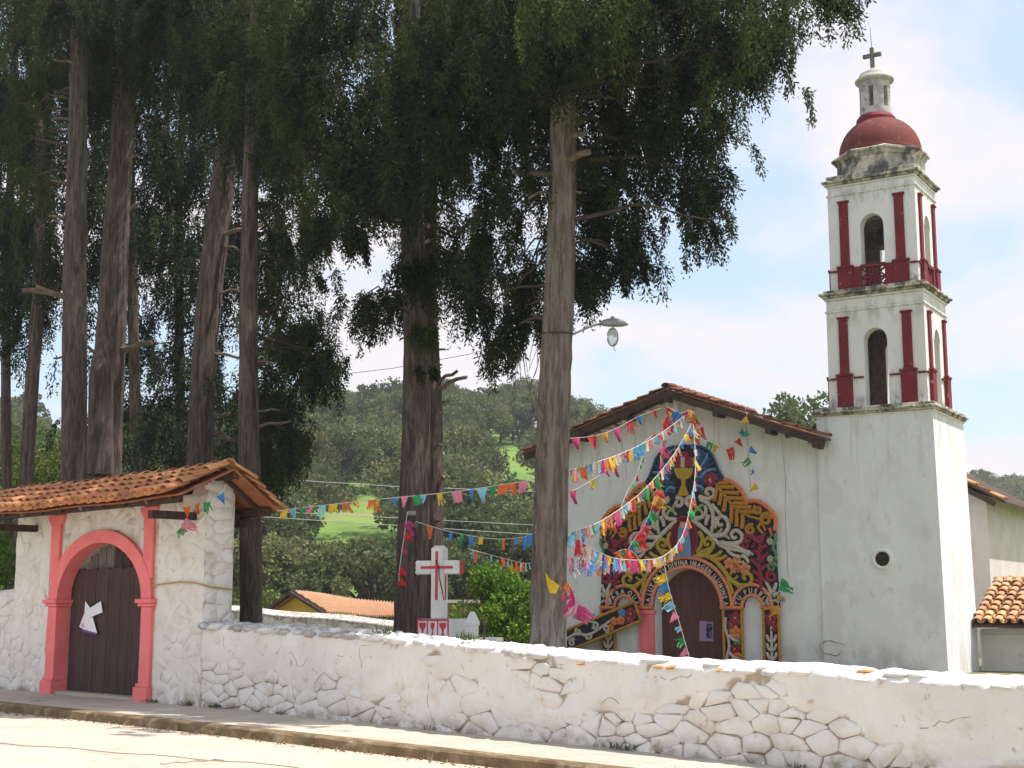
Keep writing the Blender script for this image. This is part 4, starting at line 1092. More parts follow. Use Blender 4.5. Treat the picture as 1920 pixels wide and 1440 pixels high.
for pts in [[(1330, 90), (1300, 150), (1350, 200), (1430, 215)], [(1430, 200), (1470, 230), (1490, 275)], [(1350, 120), (1440, 150), (1535, 195)]]: both('scroll', [c1(p) for p in pts], W * .9, m_wh)
for pts in [[(1005, 880), (1055, 810), (1110, 775)], [(1050, 815), (1095, 850), (1100, 890)], [(1040, 820), (1020, 770)]]: both('leaf', [c2(p) for p in pts], .045, m_lg)
# yellow scrolls
for pts in [[(1065, 1050), (1100, 1110), (1085, 1190), (1045, 1250)], [(1050, 1275), (1110, 1245), (1195, 1215), (1210, 1150), (1160, 1112), (1120, 1150), (1140, 1185), (1170, 1170)]]: both('scroll', [c2(p) for p in pts], W, m_ye)
for pts in [[(985, 215), (1090, 205), (1180, 250), (1260, 340), (1330, 430), (1420, 480), (1505, 465), (1520, 400), (1475, 370), (1440, 400), (1465, 430)], [(1080, 205), (1130, 170), (1160, 130)], [(1140, 225), (1200, 200), (1245, 160)], [(1170, 240), (1230, 235), (1290, 205)], [(1300, 400), (1320, 480), (1350, 560)], [(1360, 450), (1390, 480), (1405, 500)]]: both('scroll', [c1(p) for p in pts], W, m_ye)
# golden palm fronds and curls
stem = [(1240, 570), (1340, 710), (1450, 830), (1560, 890), (1690, 930)]
both('frond_stem', [c2(p) for p in stem], .045, m_gd)
for a, e in [((1270, 600), (1420, 605)), ((1310, 655), (1470, 665)), ((1350, 710), (1510, 720)), ((1400, 765), (1560, 765)), ((1250, 590), (1215, 745)), ((1290, 650), (1265, 785)), ((1330, 710), (1310, 850)), ((1390, 780), (1385, 965)), ((1440, 840), (1440, 1000)), ((1500, 880), (1495, 1020)), ((1480, 850), (1620, 850)), ((1260, 565), (1360, 560)), ((1430, 800), (1590, 810))]:
    both('frond_leaf', [c2(a), c2(((a[0] + e[0]) / 2 + 4, (a[1] + e[1]) / 2)), c2(e)], .068, m_gd, taper=(.8, .9))
for c_, r, a0, tn in [((1735, 925), .165, 0, 1.5), ((1655, 830), .11, 2, 1.4), ((1580, 1030), .13, 1, 1.4)]: both('curl', spiral(c2(c_), r, tn, a0), .054, m_gd)
both('leaf', [c2((1690, 960)), c2((1660, 1010)), c2((1725, 1085))], .045, m_gd)
# crimson foliage
both('stem', [c1(p) for p in [(1610, 510), (1600, 380), (1585, 230), (1600, 90), (1600, 20)]], .06, m_cr)
for a, e in [((1600, 400), (1525, 350)), ((1590, 310), (1505, 240)), ((1600, 260), (1675, 180)), ((1600, 340), (1665, 290)), ((1590, 160), (1660, 110)), ((1590, 180), (1525, 170)), ((1600, 90), (1480, 20)), ((1600, 60), (1640, 5)), ((1610, 430), (1690, 450)), ((1600, 450), (1550, 440))]:
    both('leaf', [c1(a), c1(((a[0] + e[0]) / 2, (a[1] + e[1]) / 2 - 8)), c1(e)], .062, m_cr)
both('curl', spiral(c1((1465, 105)), .12, 1.2, .5), .05, m_cr); both('curl', spiral(c1((1705, 395)), .15, 1.3, 1.5), .05, m_cr)
both('leaf', [c2(p) for p in [(1540, 1160), (1530, 1100), (1590, 1085), (1640, 1120), (1700, 1100), (1690, 1170)]], .06, m_cr)
# green edge scroll with peach rosettes
both('scroll', [c1(p) for p in [(1735, 0), (1740, 60), (1715, 130), (1745, 190), (1735, 260)]], .05, m_gn); both('curl', spiral(c1((1705, 312)), .12, 1.3, 0), .045, m_gn)
for p in [(1688, 75), (1690, 235)]:
    q = c1(p); flower(q, .09, m_wh, m_pe, 6); flower(mir([q])[0], .09, m_wh, m_pe, 6)
# salmon blossoms
for p, r in [((1310, 275), .15), ((1380, 245), .11), ((1455, 325), .16), ((1350, 335), .10)]:
    q = c1(p); flower(q, r, m_pe, m_ye, 5); flower(mir([q])[0], r, m_pe, m_ye, 5)
both('leaf', [c1((1375, 270)), c1((1400, 310)), c1((1395, 360))], .05, m_gd)
# white sprays at the lower corners
for a, e in [((1700, 560), (1650, 445)), ((1710, 550), (1745, 455)), ((1700, 575), (1635, 540)), ((1720, 580), (1750, 540))]:
    both('leaf', [c1(a), c1(((a[0] + e[0]) / 2 + 6, (a[1] + e[1]) / 2)), c1(e)], .055, m_wh)
both('curl', spiral(c1((1690, 628)), .10, 1.3, 1), .04, m_wh)
# medallion with a blue robed figure
mc = (S0 - .03, c2((930, 1112))[1])
for nm, k, m_, d0, d1 in (('medallion_rim', 1.0, m_cr, .02, .07), ('medallion', .90, pm('maroon_petals', (.16, .02, .035), (.11, .015, .03), (.25, .05, .07)), .0705, .085)):
    plate(nm, [(mc[0] + .40 * k * math.cos(t), mc[1] + .58 * k * math.sin(t)) for t in np.linspace(0, 2 * math.pi, 29)[:-1]], m_, d0, d1)
plate('robe', [(mc[0] + x, mc[1] + z) for x, z in [(-.20, -.48), (.22, -.48), (.20, -.05), (.15, .28), (.06, .40), (-.05, .40), (-.12, .28), (-.16, -.05)]], m_bl2, .0855, .12)
plate('robe_front', [(mc[0] + x, mc[1] + z) for x, z in [(-.13, -.40), (.05, -.40), (.03, .02), (-.03, .15), (-.10, .02)]], m_gd, .1205, .14)
plate('head', [(mc[0] + .075 * math.cos(t), mc[1] + .33 + .09 * math.sin(t)) for t in np.linspace(0, 2 * math.pi, 13)[:-1]], m_pe, .1205, .145)
# small seeds, buds and leaflets filling the dark ground between the scrolls
fr_ = np.random.default_rng(55); U_ = np.array([(u[0], u[1], u[2]) for u in USED]); fill = []
def inside(p):
    k = False; j = len(outline) - 1
    for i in range(len(outline)):
        if (outline[i][1] > p[1]) != (outline[j][1] > p[1]) and p[0] < (outline[j][0] - outline[i][0]) * (p[1] - outline[i][1]) / (outline[j][1] - outline[i][1]) + outline[i][0]: k = not k
        j = i
    return k
for k in range(9000):
    p = np.array([fr_.uniform(0.02, 2.45), fr_.uniform(1.7, 5.4)])
    if not inside(p) or (p[0] / (CAo + .09)) ** 2 + ((p[1] - ZI) / 1.34) ** 2 < 1: continue
    if ((p[0] - SA) / (SAo + .08)) ** 2 + ((p[1] - ZI) / (SAo * 1.06 + .08)) ** 2 < 1: continue
    if (p[0] / .46) ** 2 + ((p[1] - mc[1]) / .64) ** 2 < 1 or (p[0] < .40 and p[1] > 3.95): continue
    dd_ = np.hypot(U_[:, 0] - p[0], U_[:, 1] - p[1]) - U_[:, 2]
    if dd_.min() < .055 or any(np.hypot(*(p - q)) < .125 for q in fill): continue
    fill.append(p); m_ = USED[int(dd_.argmin())][3]; a_ = fr_.uniform(0, 6.28); h_ = min(.10, dd_.min() + .02); v_ = np.array([math.cos(a_), math.sin(a_)]) * h_
    both('leaf', [tuple(p - v_), tuple(p + np.array([-v_[1], v_[0]]) * .25), tuple(p + v_)], min(.04, dd_.min() * .62), m_, .035)
# lettering
_gl = {}
def glyph(ch):
    if ch not in _gl:
        cu = bpy.data.curves.new('glyph', 'FONT'); cu.body = ch; cu.align_x = 'CENTER'; cu.size = 1.0; cu.offset = .022; cu.resolution_u = 3
        o = bpy.data.objects.new('glyph', cu); col.objects.link(o)
        dg = bpy.context.evaluated_depsgraph_get(); me = o.evaluated_get(dg).to_mesh()
        v = [(p.co.x, p.co.y) for p in me.vertices]; f_ = [tuple(p.vertices) for p in me.polygons]
        o.evaluated_get(dg).to_mesh_clear(); col.objects.unlink(o); bpy.data.objects.remove(o); bpy.data.curves.remove(cu)
        _gl[ch] = (v, f_)
    return _gl[ch]
adv = {'I': .42, ' ': .38, 'M': 1.1, 'L': .72, 'E': .8, 'T': .8}
def letter_arc(text, cx, hw, rise, a0, a1, size):
    b = MB(); wds = [adv.get(c, .92) for c in text]; tot = sum(wds); x = 0
    for ch, w_ in zip(text, wds):
        u = (x + w_ / 2) / tot; x += w_
        if ch == ' ':
            b.build('word', m_wh, portal); b = MB(); continue
        t = a0 + (a1 - a0) * u
        px_, pz = cx + hw * math.cos(t), ZI + .02 + rise * math.sin(t)
        tx, tz = hw * math.sin(t), -rise * math.cos(t); l = math.hypot(tx, tz); tx, tz = tx / l, tz / l
        v, f_ = glyph(ch)
        vs_ = []
        for h in (PD + .075, PD + .045):
            vs_ += [CH.pt(px_ + size * (gx * tx * .82 - gy * tz), h, pz + size * (gx * tz * .82 + gy * tx)) for gx, gy in v]
        n = len(v); b.add(vs_, f_)
        ed = {}
        for q in f_:
            for i in range(len(q)):
                e = (q[i], q[(i + 1) % len(q)]); ed[e] = 1
        b.add(vs_, [(e[1], e[0], e[0] + n, e[1] + n) for e in ed if (e[1], e[0]) not in ed])
    b.build('word', m_wh, portal)
letter_arc('LA LUZ DE TU DIVINA IMAGEN ILUMINE A', S0, CAr + .085, 1.065, math.pi - .02, .02, .175)
letter_arc('PARA QUE', S0 - SA, SAr + .10, SAr + .115, math.pi - .05, .08, .17)
letter_arc('TU PUEBLO', S0 + SA, SAr + .10, SAr + .115, math.pi - .05, .05, .17)
# pillars: outer pair, right inner one in place; the left inner one has slipped off
def pillar(parent, fr, s0, s1, z0, z1, kind, name='pillar_panel'):
    p_ = MB().prism(fr, [(s0, z0), (s1, z0), (s1, z1), (s0, z1)], PD - .045, PD + .02).build(name, m_blk, parent)
    for a in (s0, s1): stroke('rim', [(a, z0), (a, z1)], .04, m_gd, p_, .045, fr, taper=(1, 1))
    c = (s0 + s1) / 2; hw = (s1 - s0) / 2 - .07; L = z1 - z0
    if kind == 'leaf':
        flower((c, z1 - .22), .19, m_cr, m_gd, 5, .045, p_, fr); flower((c + .05, z1 - .42), .13, m_cr, m_gd, 5, .045, p_, fr)
        stroke('stem', [(c + .05, z0), (c, (z0 + z1) / 2 - .1), (c, z1 - .38)], .045, m_wh, p_, .045, fr)
        for k in range(7):
            z = z0 + .05 + k * (L - .6) / 7
            for sg in (-1, 1): stroke('leaf', [(c, z), (c + sg * hw * .6, z + .05), (c + sg * hw, z + .17)], .05, m_wh, p_, .045, fr)
    else:
        stroke('scroll', [(s0 + .09 + .05 * math.sin(k * 1.1), z0 + L * k / 12) for k in range(12)], .05, m_wh, p_, .045, fr)
        for k, (dx_, z, r, m_) in enumerate([(.08, z1 - .2, .19, m_cr), (-.03, z1 - .35, .14, m_cr), (.06, z1 - .55, .18, m_or), (.1, z1 - .75, .13, m_gn), (.12, z1 - .72, .08, m_bl2), (.05, z1 - .95, .15, m_cr), (.1, z1 - 1.15, .15, m_or), (.1, z1 - 1.4, .16, m_or), (.08, z1 - 1.65, .14, m_cr), (.1, z1 - 1.95, .15, m_wh)]):
            flower((c + dx_, z), r, m_, m_ye, 5, .045, p_, fr)
        for z in (z1 - .62, z1 - 1.05): stroke('leaf', [(c - .1, z), (c, z - .1), (c + .15, z - .14)], .045, m_wh, p_, .06, fr)
pillar(portal, CH, SA + SAr + .05, 2.47, -.6, ZI - .06, 'leaf')
pillar(portal, CH, -2.47, -SA - SAr - .05, -.6, ZI - .06, 'leaf')
pillar(portal, CH, CAr + .06, SA - SAr - .05, -.6, ZI - .06, 'mixed')
# fallen pillar leaning across the left side
TF = Frame((0, 0), 0)
ang = None
qa, qb = CH.px(1075, 1197, .30), CH.px(1196, 1146, .30)
class Tilt:
    def __init__(s, o, e, d):
        s.u = np.array([e[0] - o[0], e[1] - o[1]]); s.L = np.linalg.norm(s.u); s.u /= s.L; s.v = np.array([-s.u[1], s.u[0]]); s.o = np.array(o); s.d = d; s.n = CH.n
    def pt(s, a, d, z):
        q = s.o + s.u * z - s.v * a
        return CH.pt(q[0], d + s.d, q[1])
tf = Tilt(qa, qb, .22)
fallen = thing('fallen_panel', 'fallen flower covered panel leaning aslant left of the church door', 'decoration', CH.pt(-2.3, .3, 0.6))
def fallen_build():
    L = tf.L; p_ = fallen
    MB().prism(tf, [(-.26, -.9), (.26, -.9), (.26, L), (-.26, L)][::1], PD - .04, PD + .02).build('panel', m_blk, p_)
    for a in (-.26, .26): stroke('rim', [(a, -.9), (a, L)], .045, m_gd, p_, .045, tf, taper=(1, 1))
    stroke('rim', [(-.26, L), (.26, L)], .045, m_gd, p_, .045, tf, taper=(1, 1))
    stroke('stem', [(.05, -.6), (-.08, .1), (.08, .5), (-.05, L * .6)], .05, m_wh, p_, .045, tf)
    for k in range(7):
        z = -.6 + k * .27
        stroke('curl', spiral((-.10 if k % 2 else .10, z), .10, 1.2, k), .04, m_wh, p_, .045, tf)
    for a, z, r, m_ in [(0, L - .2, .18, m_cr), (.1, L - .3, .15, m_cr), (-.12, L - .45, .12, m_bl2), (.05, L - .55, .13, m_or), (.0, L - .75, .12, m_or), (.12, L - .9, .1, m_or)]:
        flower((a, z), r, m_, m_ye, 5, .05, p_, tf)
fallen_build()
# ------------------------------------------------------------------ foliage
def quad_mesh(name, V, tint, m):            # V (n, 4, 3) diamonds
    n = len(V); me = bpy.data.meshes.new(name)
    me.vertices.add(4 * n); me.vertices.foreach_set('co', V.astype(np.float32).ravel())
    me.loops.add(4 * n); me.loops.foreach_set('vertex_index', np.arange(4 * n, dtype=np.int32))
    me.polygons.add(n); me.polygons.foreach_set('loop_start', np.arange(0, 4 * n, 4, dtype=np.int32))
    me.polygons.foreach_set('loop_total', np.full(n, 4, dtype=np.int32))
    a = me.attributes.new('tint', 'FLOAT', 'POINT'); a.data.foreach_set('value', np.repeat(np.asarray(tint, np.float32), 4))
    me.materials.append(m); me.update(calc_edges=True)
    return me
def leaf_quads(p, d, L, Wd, r_):            # diamonds from base p along d
    n = len(p)
    d = d / (np.linalg.norm(d, axis=1)[:, None] + 1e-9)
    q = r_.normal(size=(n, 3)); s = np.cross(d, q); s /= np.linalg.norm(s, axis=1)[:, None] + 1e-9
    L = np.broadcast_to(L, (n,))[:, None]; Wd = np.broadcast_to(Wd, (n,))[:, None]
    return np.stack([p, p + d * L * .5 + s * Wd * .5, p + d * L, p + d * L * .5 - s * Wd * .5], 1)
def spray_template(seed, hang):             # unit hanging cypress spray: stem drops from the origin, outwards along +X
    r_ = np.random.default_rng(seed); P_, D_ = [], []
    out_ = r_.uniform(.25, .55)
    f = lambda u: np.array([out_ * u * (1 - .55 * u * hang), 0, -(.12 * u + (.45 + .45 * hang) * u ** 1.7)])
    n = 23
    for k in range(n):
        u = (k + .5) / n; p = f(u); t = f(u + .03) - f(u - .03); t /= np.linalg.norm(t)
        for sg in (-1, 1):
            l = .30 * (1 - .65 * abs(u - .35)) * r_.uniform(.6, 1.1)
            sd_ = np.array([t[0] * .5, sg * r_.uniform(.5, 1.0), -.25 - .4 * hang * r_.uniform(.3, 1)]) + r_.normal(size=3) * .25; sd_ /= np.linalg.norm(sd_)
            for j in range(4):
                v = (j + .4) / 4
                P_.append(p + sd_ * l * v + np.array([0, 0, -.10 * v * v])); D_.append(sd_ + t * .6 + r_.normal(size=3) * .45)
        P_.append(p); D_.append(t + r_.normal(size=3) * .3)
    return np.array(P_), np.array(D_)
TPL = [spray_template(100 + k, [.25, .6, .9, 1.0][k % 4]) for k in range(16)]
def sprays(anchors, L, r_, out_dir=None, leaf=.068, wid=.025, tint=None, keep=1.0):
    Vs, Ts = [], []
    n = len(anchors)
    which = r_.integers(len(TPL), size=n)
    th = r_.uniform(0, 2 * math.pi, n)
    if out_dir is not None:
        th = np.arctan2(out_dir[:, 1], out_dir[:, 0]) + r_.normal(size=n) * .8
    L = np.broadcast_to(L, (n,)) * r_.uniform(.7, 1.25, n)
    if tint is None: tint = r_.beta(1.2, 3.2, n)
    for k in range(len(TPL)):
        i = np.where(which == k)[0]
        if not len(i): continue
        P_, D_ = TPL[k]; m_ = len(P_)
        c, s = np.cos(th[i]), np.sin(th[i])
        def rot(A):
            x = A[None, :, 0] * c[:, None] - A[None, :, 1] * s[:, None]; y = A[None, :, 0] * s[:, None] + A[None, :, 1] * c[:, None]
            return np.stack([x, y, np.broadcast_to(A[None, :, 2], x.shape)], -1)
        p = rot(P_) * L[i][:, None, None] + anchors[i][:, None, :] + r_.normal(size=(len(i), m_, 3)) * .02
        d = rot(D_) + r_.normal(size=(len(i), m_, 3)) * .25
        p = p.reshape(-1, 3); d = d.reshape(-1, 3); tt = np.repeat(tint[i], m_) + r_.normal(size=len(p)) * .08
        if keep < 1:
            kk = r_.random(len(p)) < keep; p, d, tt = p[kk], d[kk], tt[kk]
        sc_ = r_.uniform(.7, 1.3, len(p))
        Vs.append(leaf_quads(p, d, leaf * sc_, wid * sc_, r_)); Ts.append(np.clip(tt, 0, 1))
    return np.concatenate(Vs), np.concatenate(Ts)
def in_poly(poly, n, r_):                   # n points inside polygon
    poly = np.array(poly, float); lo, hi = poly.min(0), poly.max(0); o_ = []
    while len(o_) < n:
        p = r_.uniform(lo, hi, (n * 3, 2))
        x, y = p[:, 0], p[:, 1]; ins = np.zeros(len(p), bool); j = len(poly) - 1
        for i in range(len(poly)):
            xi, yi = poly[i]; xj, yj = poly[j]
            with np.errstate(divide='ignore', invalid='ignore'):
                ins ^= ((yi > y) != (yj > y)) & (x < (xj - xi) * (y - yi) / (yj - yi + 1e-12) + xi)
            j = i
        o_ += list(p[ins])
    return np.array(o_[:n])
def region(poly, d0, d1, n, r_, clump=.35, trunk=None):     # anchors in the volume d0..d1 whose outline from the street is poly
    nc = max(3, n // 9)
    cpx = in_poly(poly, nc, r_); cd = r_.uniform(d0, d1, nc)
    c = np.array([at(x, y, d) for (x, y), d in zip(cpx, cd)])
    ci = r_.integers(nc, size=n); region.tint = np.clip(r_.beta(1.2, 2.6, nc)[ci] * .8 + r_.beta(1.2, 3, n) * .35, 0, 1)
    A = c[ci] + r_.normal(size=(n, 3)) * np.array([clump, clump, clump * .55])
    return A, c
def trunk_mesh(pts, rad, seed, n=26, ridges=9):
    pts = np.array(pts, float); r_ = np.random.default_rng(seed)
    L = np.linalg.norm(np.diff(pts, axis=0), axis=1).sum(); m_ = int(L / .22) + 2
    t0 = np.linspace(0, 1, len(pts)); t = np.linspace(0, 1, m_)
    C_ = np.stack([np.interp(t, t0, pts[:, k]) for k in range(3)], 1); rr = np.interp(t, np.linspace(0, 1, len(rad)), rad)
    C_[:, 0] += .05 * np.sin(t * 7 + seed) * L / 12; C_[:, 1] += .05 * np.cos(t * 6 + seed) * L / 12
    V = []; ph = r_.uniform(0, 6.28, 6)
    for i in range(m_):
        for k in range(n):
            a = 2 * math.pi * k / n; z = C_[i, 2]
            e = .07 * math.sin(ridges * a + ph[0] + .5 * math.sin(z * .8 + ph[1])) + .05 * math.sin(5 * a + ph[2] + .4 * z) + .05 * math.sin(3 * a + ph[3] - .3 * z) + r_.normal() * .022
            V.append(C_[i] + rr[i] * (1 + e) * np.array([math.cos(a), math.sin(a), 0]))
    F_ = [(i * n + k, i * n + (k + 1) % n, (i + 1) * n + (k + 1) % n, (i + 1) * n + k) for i in range(m_ - 1) for k in range(n)]
    return MB().add(V, F_), C_, rr
def bough_pts(a, e, r_, sag=.12, n=7):
    a, e = np.array(a), np.array(e); L = np.linalg.norm(e - a); q = []
    for k in range(n):
        t = k / (n - 1); p = a + (e - a) * t
        p = p + np.array([0, 0, sag * L * math.sin(math.pi * t)]) + (r_.normal(size=3) * .03 * L * (0 < k < n - 1))
        q.append(p)
    return q
def cypress(label, trunk_px, d, width_px, regions, seed, top_z=19.0, bark=None, stubs=(), leafm=None, leaf=.068, wid=.025, L=.75, limbs=14, group='tall cypress trees in the churchyard'):
    r_ = np.random.default_rng(seed)
    w0 = [wp * d / 2633 / 2 * .89 for wp in width_px]
    P_ = [at(x, y, d + dd) for x, y, dd in trunk_px]
    base_ = P_[0].copy(); k = (P_[1] - P_[0]) / max(P_[1][2] - P_[0][2], .1)
    P_[0] = base_ - k * (base_[2] - 0.0)
    last = P_[-1]
    if last[2] < top_z:
        k = (P_[-1] - P_[-2]) / (P_[-1][2] - P_[-2][2]); P_.append(last + k * (top_z - last[2]) * np.array([.5, .5, 1]))
        w0 = list(w0) + [w0[-1] * .35]
    t = thing('cypress_tree', label, 'tree', P_[0], group)
    tb, C_, rr = trunk_mesh(P_, w0 if len(w0) == len(P_) else w0, seed)
    tr = tb.build('trunk', bark or m_bark, t, smooth=True)
    for (x, y, x1, y1, th) in stubs:        # broken branch stubs
        i = np.argmin(abs(C_[:, 2] - at(x, y, d)[2])); a = C_[i]; e = at(x1, y1, d + r_.uniform(-.5, .2))
        q = bough_pts(a, e, r_, .02, 5)
        MB().tube(q, np.linspace(th * 1.15, th * .75, 5) * d / 2633 / 2, 7).build('branch_stub', m_stub, tr)
    A_all = []; T_all = []
    for (poly, d0, d1, n, opt) in regions:
        A, c = region(poly, d0, d1, n, r_, opt.get('clump', .35))
        if 'tint' in opt: ti = np.clip(region.tint * opt['tint'], 0, 1)  # strongly raised tints put sunlit foliage into the leaf colour
        else: ti = None
        V, T = sprays(A, opt.get('L', L), r_, None, opt.get('leaf', leaf), opt.get('wid', wid), ti, opt.get('keep', 1.0))
        A_all.append(V); T_all.append(T)
        nl = opt.get('limbs', limbs)
        for q in c[r_.permutation(len(c))[:nl]]:
            hz = math.hypot(*(q - C_[np.argmin(abs(C_[:, 2] - q[2]))])[:2])
            i = np.argmin(abs(C_[:, 2] - max(q[2] - .15 * hz + .3, 2.5)))
            if hz < .5: continue
            bp = bough_pts(C_[i], q, r_, .10)
            MB().tube(bp, np.linspace(min(.04, .012 * hz + .014), .008, len(bp)), 6).build('limb', m_limb, t)
    ob = link('crown', None, t) if False else None
    V, T = np.concatenate(A_all), np.concatenate(T_all)
    V = V - P_[0]
    me = quad_mesh('crown', V, T, leafm or m_cyp)
    link('crown', me, t)
    return t, C_, rr, len(V)

nq = 0
# the big cypress beside the church
t6, C6, R6, n_ = cypress('large cypress with a grey furrowed trunk and lamp, standing in front of the church', [(1040, 1205, 0), (1042, 700, 0), (1045, 200, 0), (1050, -300, 0)], 20.0, [78, 68, 53, 40],
    [([(900, -160), (1390, -160), (1390, 60), (1360, 180), (1340, 130), (1230, 100), (1120, 60), (1060, 60), (1000, 110), (900, 100)], 18.0, 22.0, 640, dict(tint=1.5)), ([(985, 0), (1110, 0), (1100, 120), (1040, 130), (1000, 110)], 18.3, 19.6, 70, dict(tint=1.5, limbs=2)),
     ([(1380, -200), (1560, -200), (1560, -30), (1520, 70), (1480, 150), (1440, 165), (1400, 120), (1370, 40)], 18.5, 21.0, 150, dict(tint=1.3, L=.6, clump=.25)),
     ([(1555, -60), (1600, -60), (1585, -15), (1550, -10)], 19, 20, 14, dict(L=.4, clump=.12, limbs=3)),
     ([(1080, 60), (1350, 100), (1350, 300), (1330, 350), (1270, 330), (1190, 300), (1100, 200)], 20.4, 22.6, 290, dict(tint=.8)),
     ([(1270, 300), (1350, 290), (1350, 400), (1325, 425), (1290, 400)], 20, 22, 42, dict(L=.62, clump=.22)),
     ([(1080, 260), (1240, 330), (1200, 430), (1130, 420), (1080, 500)], 20.6, 22.6, 130, dict(tint=.8)),
     ([(1150, 440), (1190, 460), (1190, 500), (1150, 500)], 20.5, 21.5, 24, dict(L=.5, clump=.17, limbs=3)),
     ([(1080, 480), (1125, 500), (1110, 590), (1080, 590)], 20.6, 21.8, 26, dict(L=.5, clump=.18, limbs=4)),
     ([(860, 60), (1010, 120), (1005, 260), (990, 360), (900, 420), (860, 380)], 20.4, 23, 190, dict(tint=.9)),
     ([(900, 380), (1000, 430), (990, 560), (930, 540)], 20.6, 22.6, 56, dict(L=.65)),
     ([(910, 540), (945, 540), (945, 660), (920, 640)], 20.6, 22, 20, dict(L=.55, clump=.15, limbs=3)),
     ([(975, 500), (1000, 500), (1000, 600), (975, 600)], 20.6, 21.6, 14, dict(L=.5, clump=.13, limbs=3))],
    61, bark=m_barkg, stubs=[(1045, 330, 962, 322, 11), (1045, 300, 1105, 285, 15), (1045, 262, 1098, 250, 14), (1045, 345, 1090, 362, 8), (1045, 350, 992, 372, 6), (1045, 800, 1000, 735, 9)])
nq += n_
t5, C5, R5, n_ = cypress('dark cypress with thick straight trunk standing behind the white cross', [(770, 1190, 0), (772, 800, 0), (770, 480, 0), (775, -300, 0)], 23.0, [70, 58, 50, 40],
    [([(500, -160), (920, -160), (900, 100), (880, 300), (840, 400), (780, 400), (700, 380), (640, 370), (560, 360), (520, 200)], 20.5, 25.0, 760, dict(tint=1.5)),
     ([(520, 60), (900, 60), (850, 380), (560, 360)], 20.6, 22.0, 200, dict(tint=1.8)),
     ([(660, 420), (700, 420), (700, 600), (665, 610)], 21.5, 22.8, 30, dict(L=.55, clump=.14, limbs=4)),
     ([(560, 380), (640, 400), (630, 440), (570, 440)], 21.5, 24, 36, dict(L=.5, clump=.2, limbs=4)),
     ([(800, 380), (900, 380), (900, 540), (850, 570), (800, 540)], 23.6, 25.6, 100, dict(tint=.8)),
     ([(735, 380), (800, 380), (795, 640), (740, 640)], 22.4, 23.6, 44, dict(L=.6, clump=.15, limbs=0)),
     ([(790, 600), (812, 600), (805, 760), (785, 760)], 22.5, 22.8, 12, dict(L=.4, clump=.08, limbs=0, tint=2.2))],
    62)
nq += n_
t5b, C5b, R5b, n_ = cypress('thin dark cypress trunk with many broken stubs, close behind the thick trunk by the cross', [(803, 1190, 0), (806, 800, 0), (812, 600, 0), (820, -200, 0)], 24.4, [42, 34, 28, 22],
    [([(780, -100), (960, -100), (940, 250), (850, 330), (790, 300)], 24, 27, 160, dict(tint=.8))],
    63, stubs=[(808, 720, 858, 695, 8), (808, 735, 875, 707, 9), (806, 762, 845, 752, 6), (806, 775, 830, 775, 5), (806, 900, 832, 893, 11), (806, 840, 830, 836, 5), (812, 660, 835, 655, 5), (808, 690, 828, 684, 5), (806, 980, 825, 975, 6)])
nq += n_
t4, C4, R4, n_ = cypress('slim dark cypress standing just behind the right end of the tiled gate', [(461, 1168, 0), (466, 900, 0), (478, 400, 0), (490, -200, 0)], 24.0, [44, 44, 34, 26],
    [([(430, -100), (560, -100), (560, 330), (500, 350), (440, 300)], 23.0, 26.0, 230, dict(tint=1.1)),
     ([(490, 430), (555, 440), (560, 520), (500, 560)], 24.5, 26.5, 46, dict(L=.7)),
     ([(490, 540), (580, 560), (600, 620), (590, 690), (500, 700)], 24.5, 26.5, 84, dict(L=.7, tint=2.6)),  # lit right-hand boughs: sunlight put into the leaf tint
     ([(560, 630), (625, 650), (635, 700), (580, 710)], 24.5, 26.0, 34, dict(L=.5, clump=.2, tint=2.8)),  # sunlit bough tips, also brightened through the leaf tint
     ([(490, 690), (580, 710), (570, 800), (550, 860), (500, 860)], 24.8, 26.6, 84, dict(L=.7, tint=1.2))],
    64, stubs=[(468, 805, 545, 790, 6), (468, 770, 525, 770, 5), (470, 690, 520, 680, 4)])
nq += n_
t3, C3, R3, n_ = cypress('brown cypress trunk leaning right above the gate roof', [(376, 880, 0), (392, 640, 0), (428, 300, 0), (455, -100, 0)], 27.0, [60, 52, 50, 42],
    [([(330, -120), (520, -120), (510, 200), (460, 240), (380, 220), (340, 120)], 24.6, 28.5, 380, dict(tint=1.3)), ([(240, -60), (380, -60), (370, 240), (290, 280), (250, 200)], 28, 31.5, 200, dict(tint=1.0))],
    65, stubs=[(415, 440, 487, 422, 9), (400, 560, 470, 540, 5), (392, 670, 455, 672, 6), (385, 770, 445, 775, 5), (385, 820, 445, 826, 9), (410, 470, 445, 466, 5)])
nq += n_
t2, C2_, R2, n_ = cypress('stout brown cypress with a double fluted trunk, second from the left above the gate roof', [(205, 890, 0), (214, 640, 0), (226, 200, 0), (232, -100, 0)], 29.0, [74, 62, 46, 38],
    [([(170, -120), (340, -120), (340, 60), (250, 120), (190, 80)], 26.8, 30.5, 290, dict(tint=1.3)), ([(150, -60), (240, -60), (240, 260), (160, 260)], 29.6, 32, 150, dict(tint=1.0))],
    66, stubs=[(222, 400, 262, 380, 8), (215, 660, 285, 642, 14), (200, 700, 165, 650, 8), (225, 300, 260, 290, 6), (200, 860, 150, 835, 8)])
nq += n_
MB_, _, _ = trunk_mesh([at(185, 890, 28.6), at(192, 700, 28.6), at(205, 560, 28.9)], [.26, .24, .12], 77); MB_.build('trunk', m_bark, t2, smooth=True)
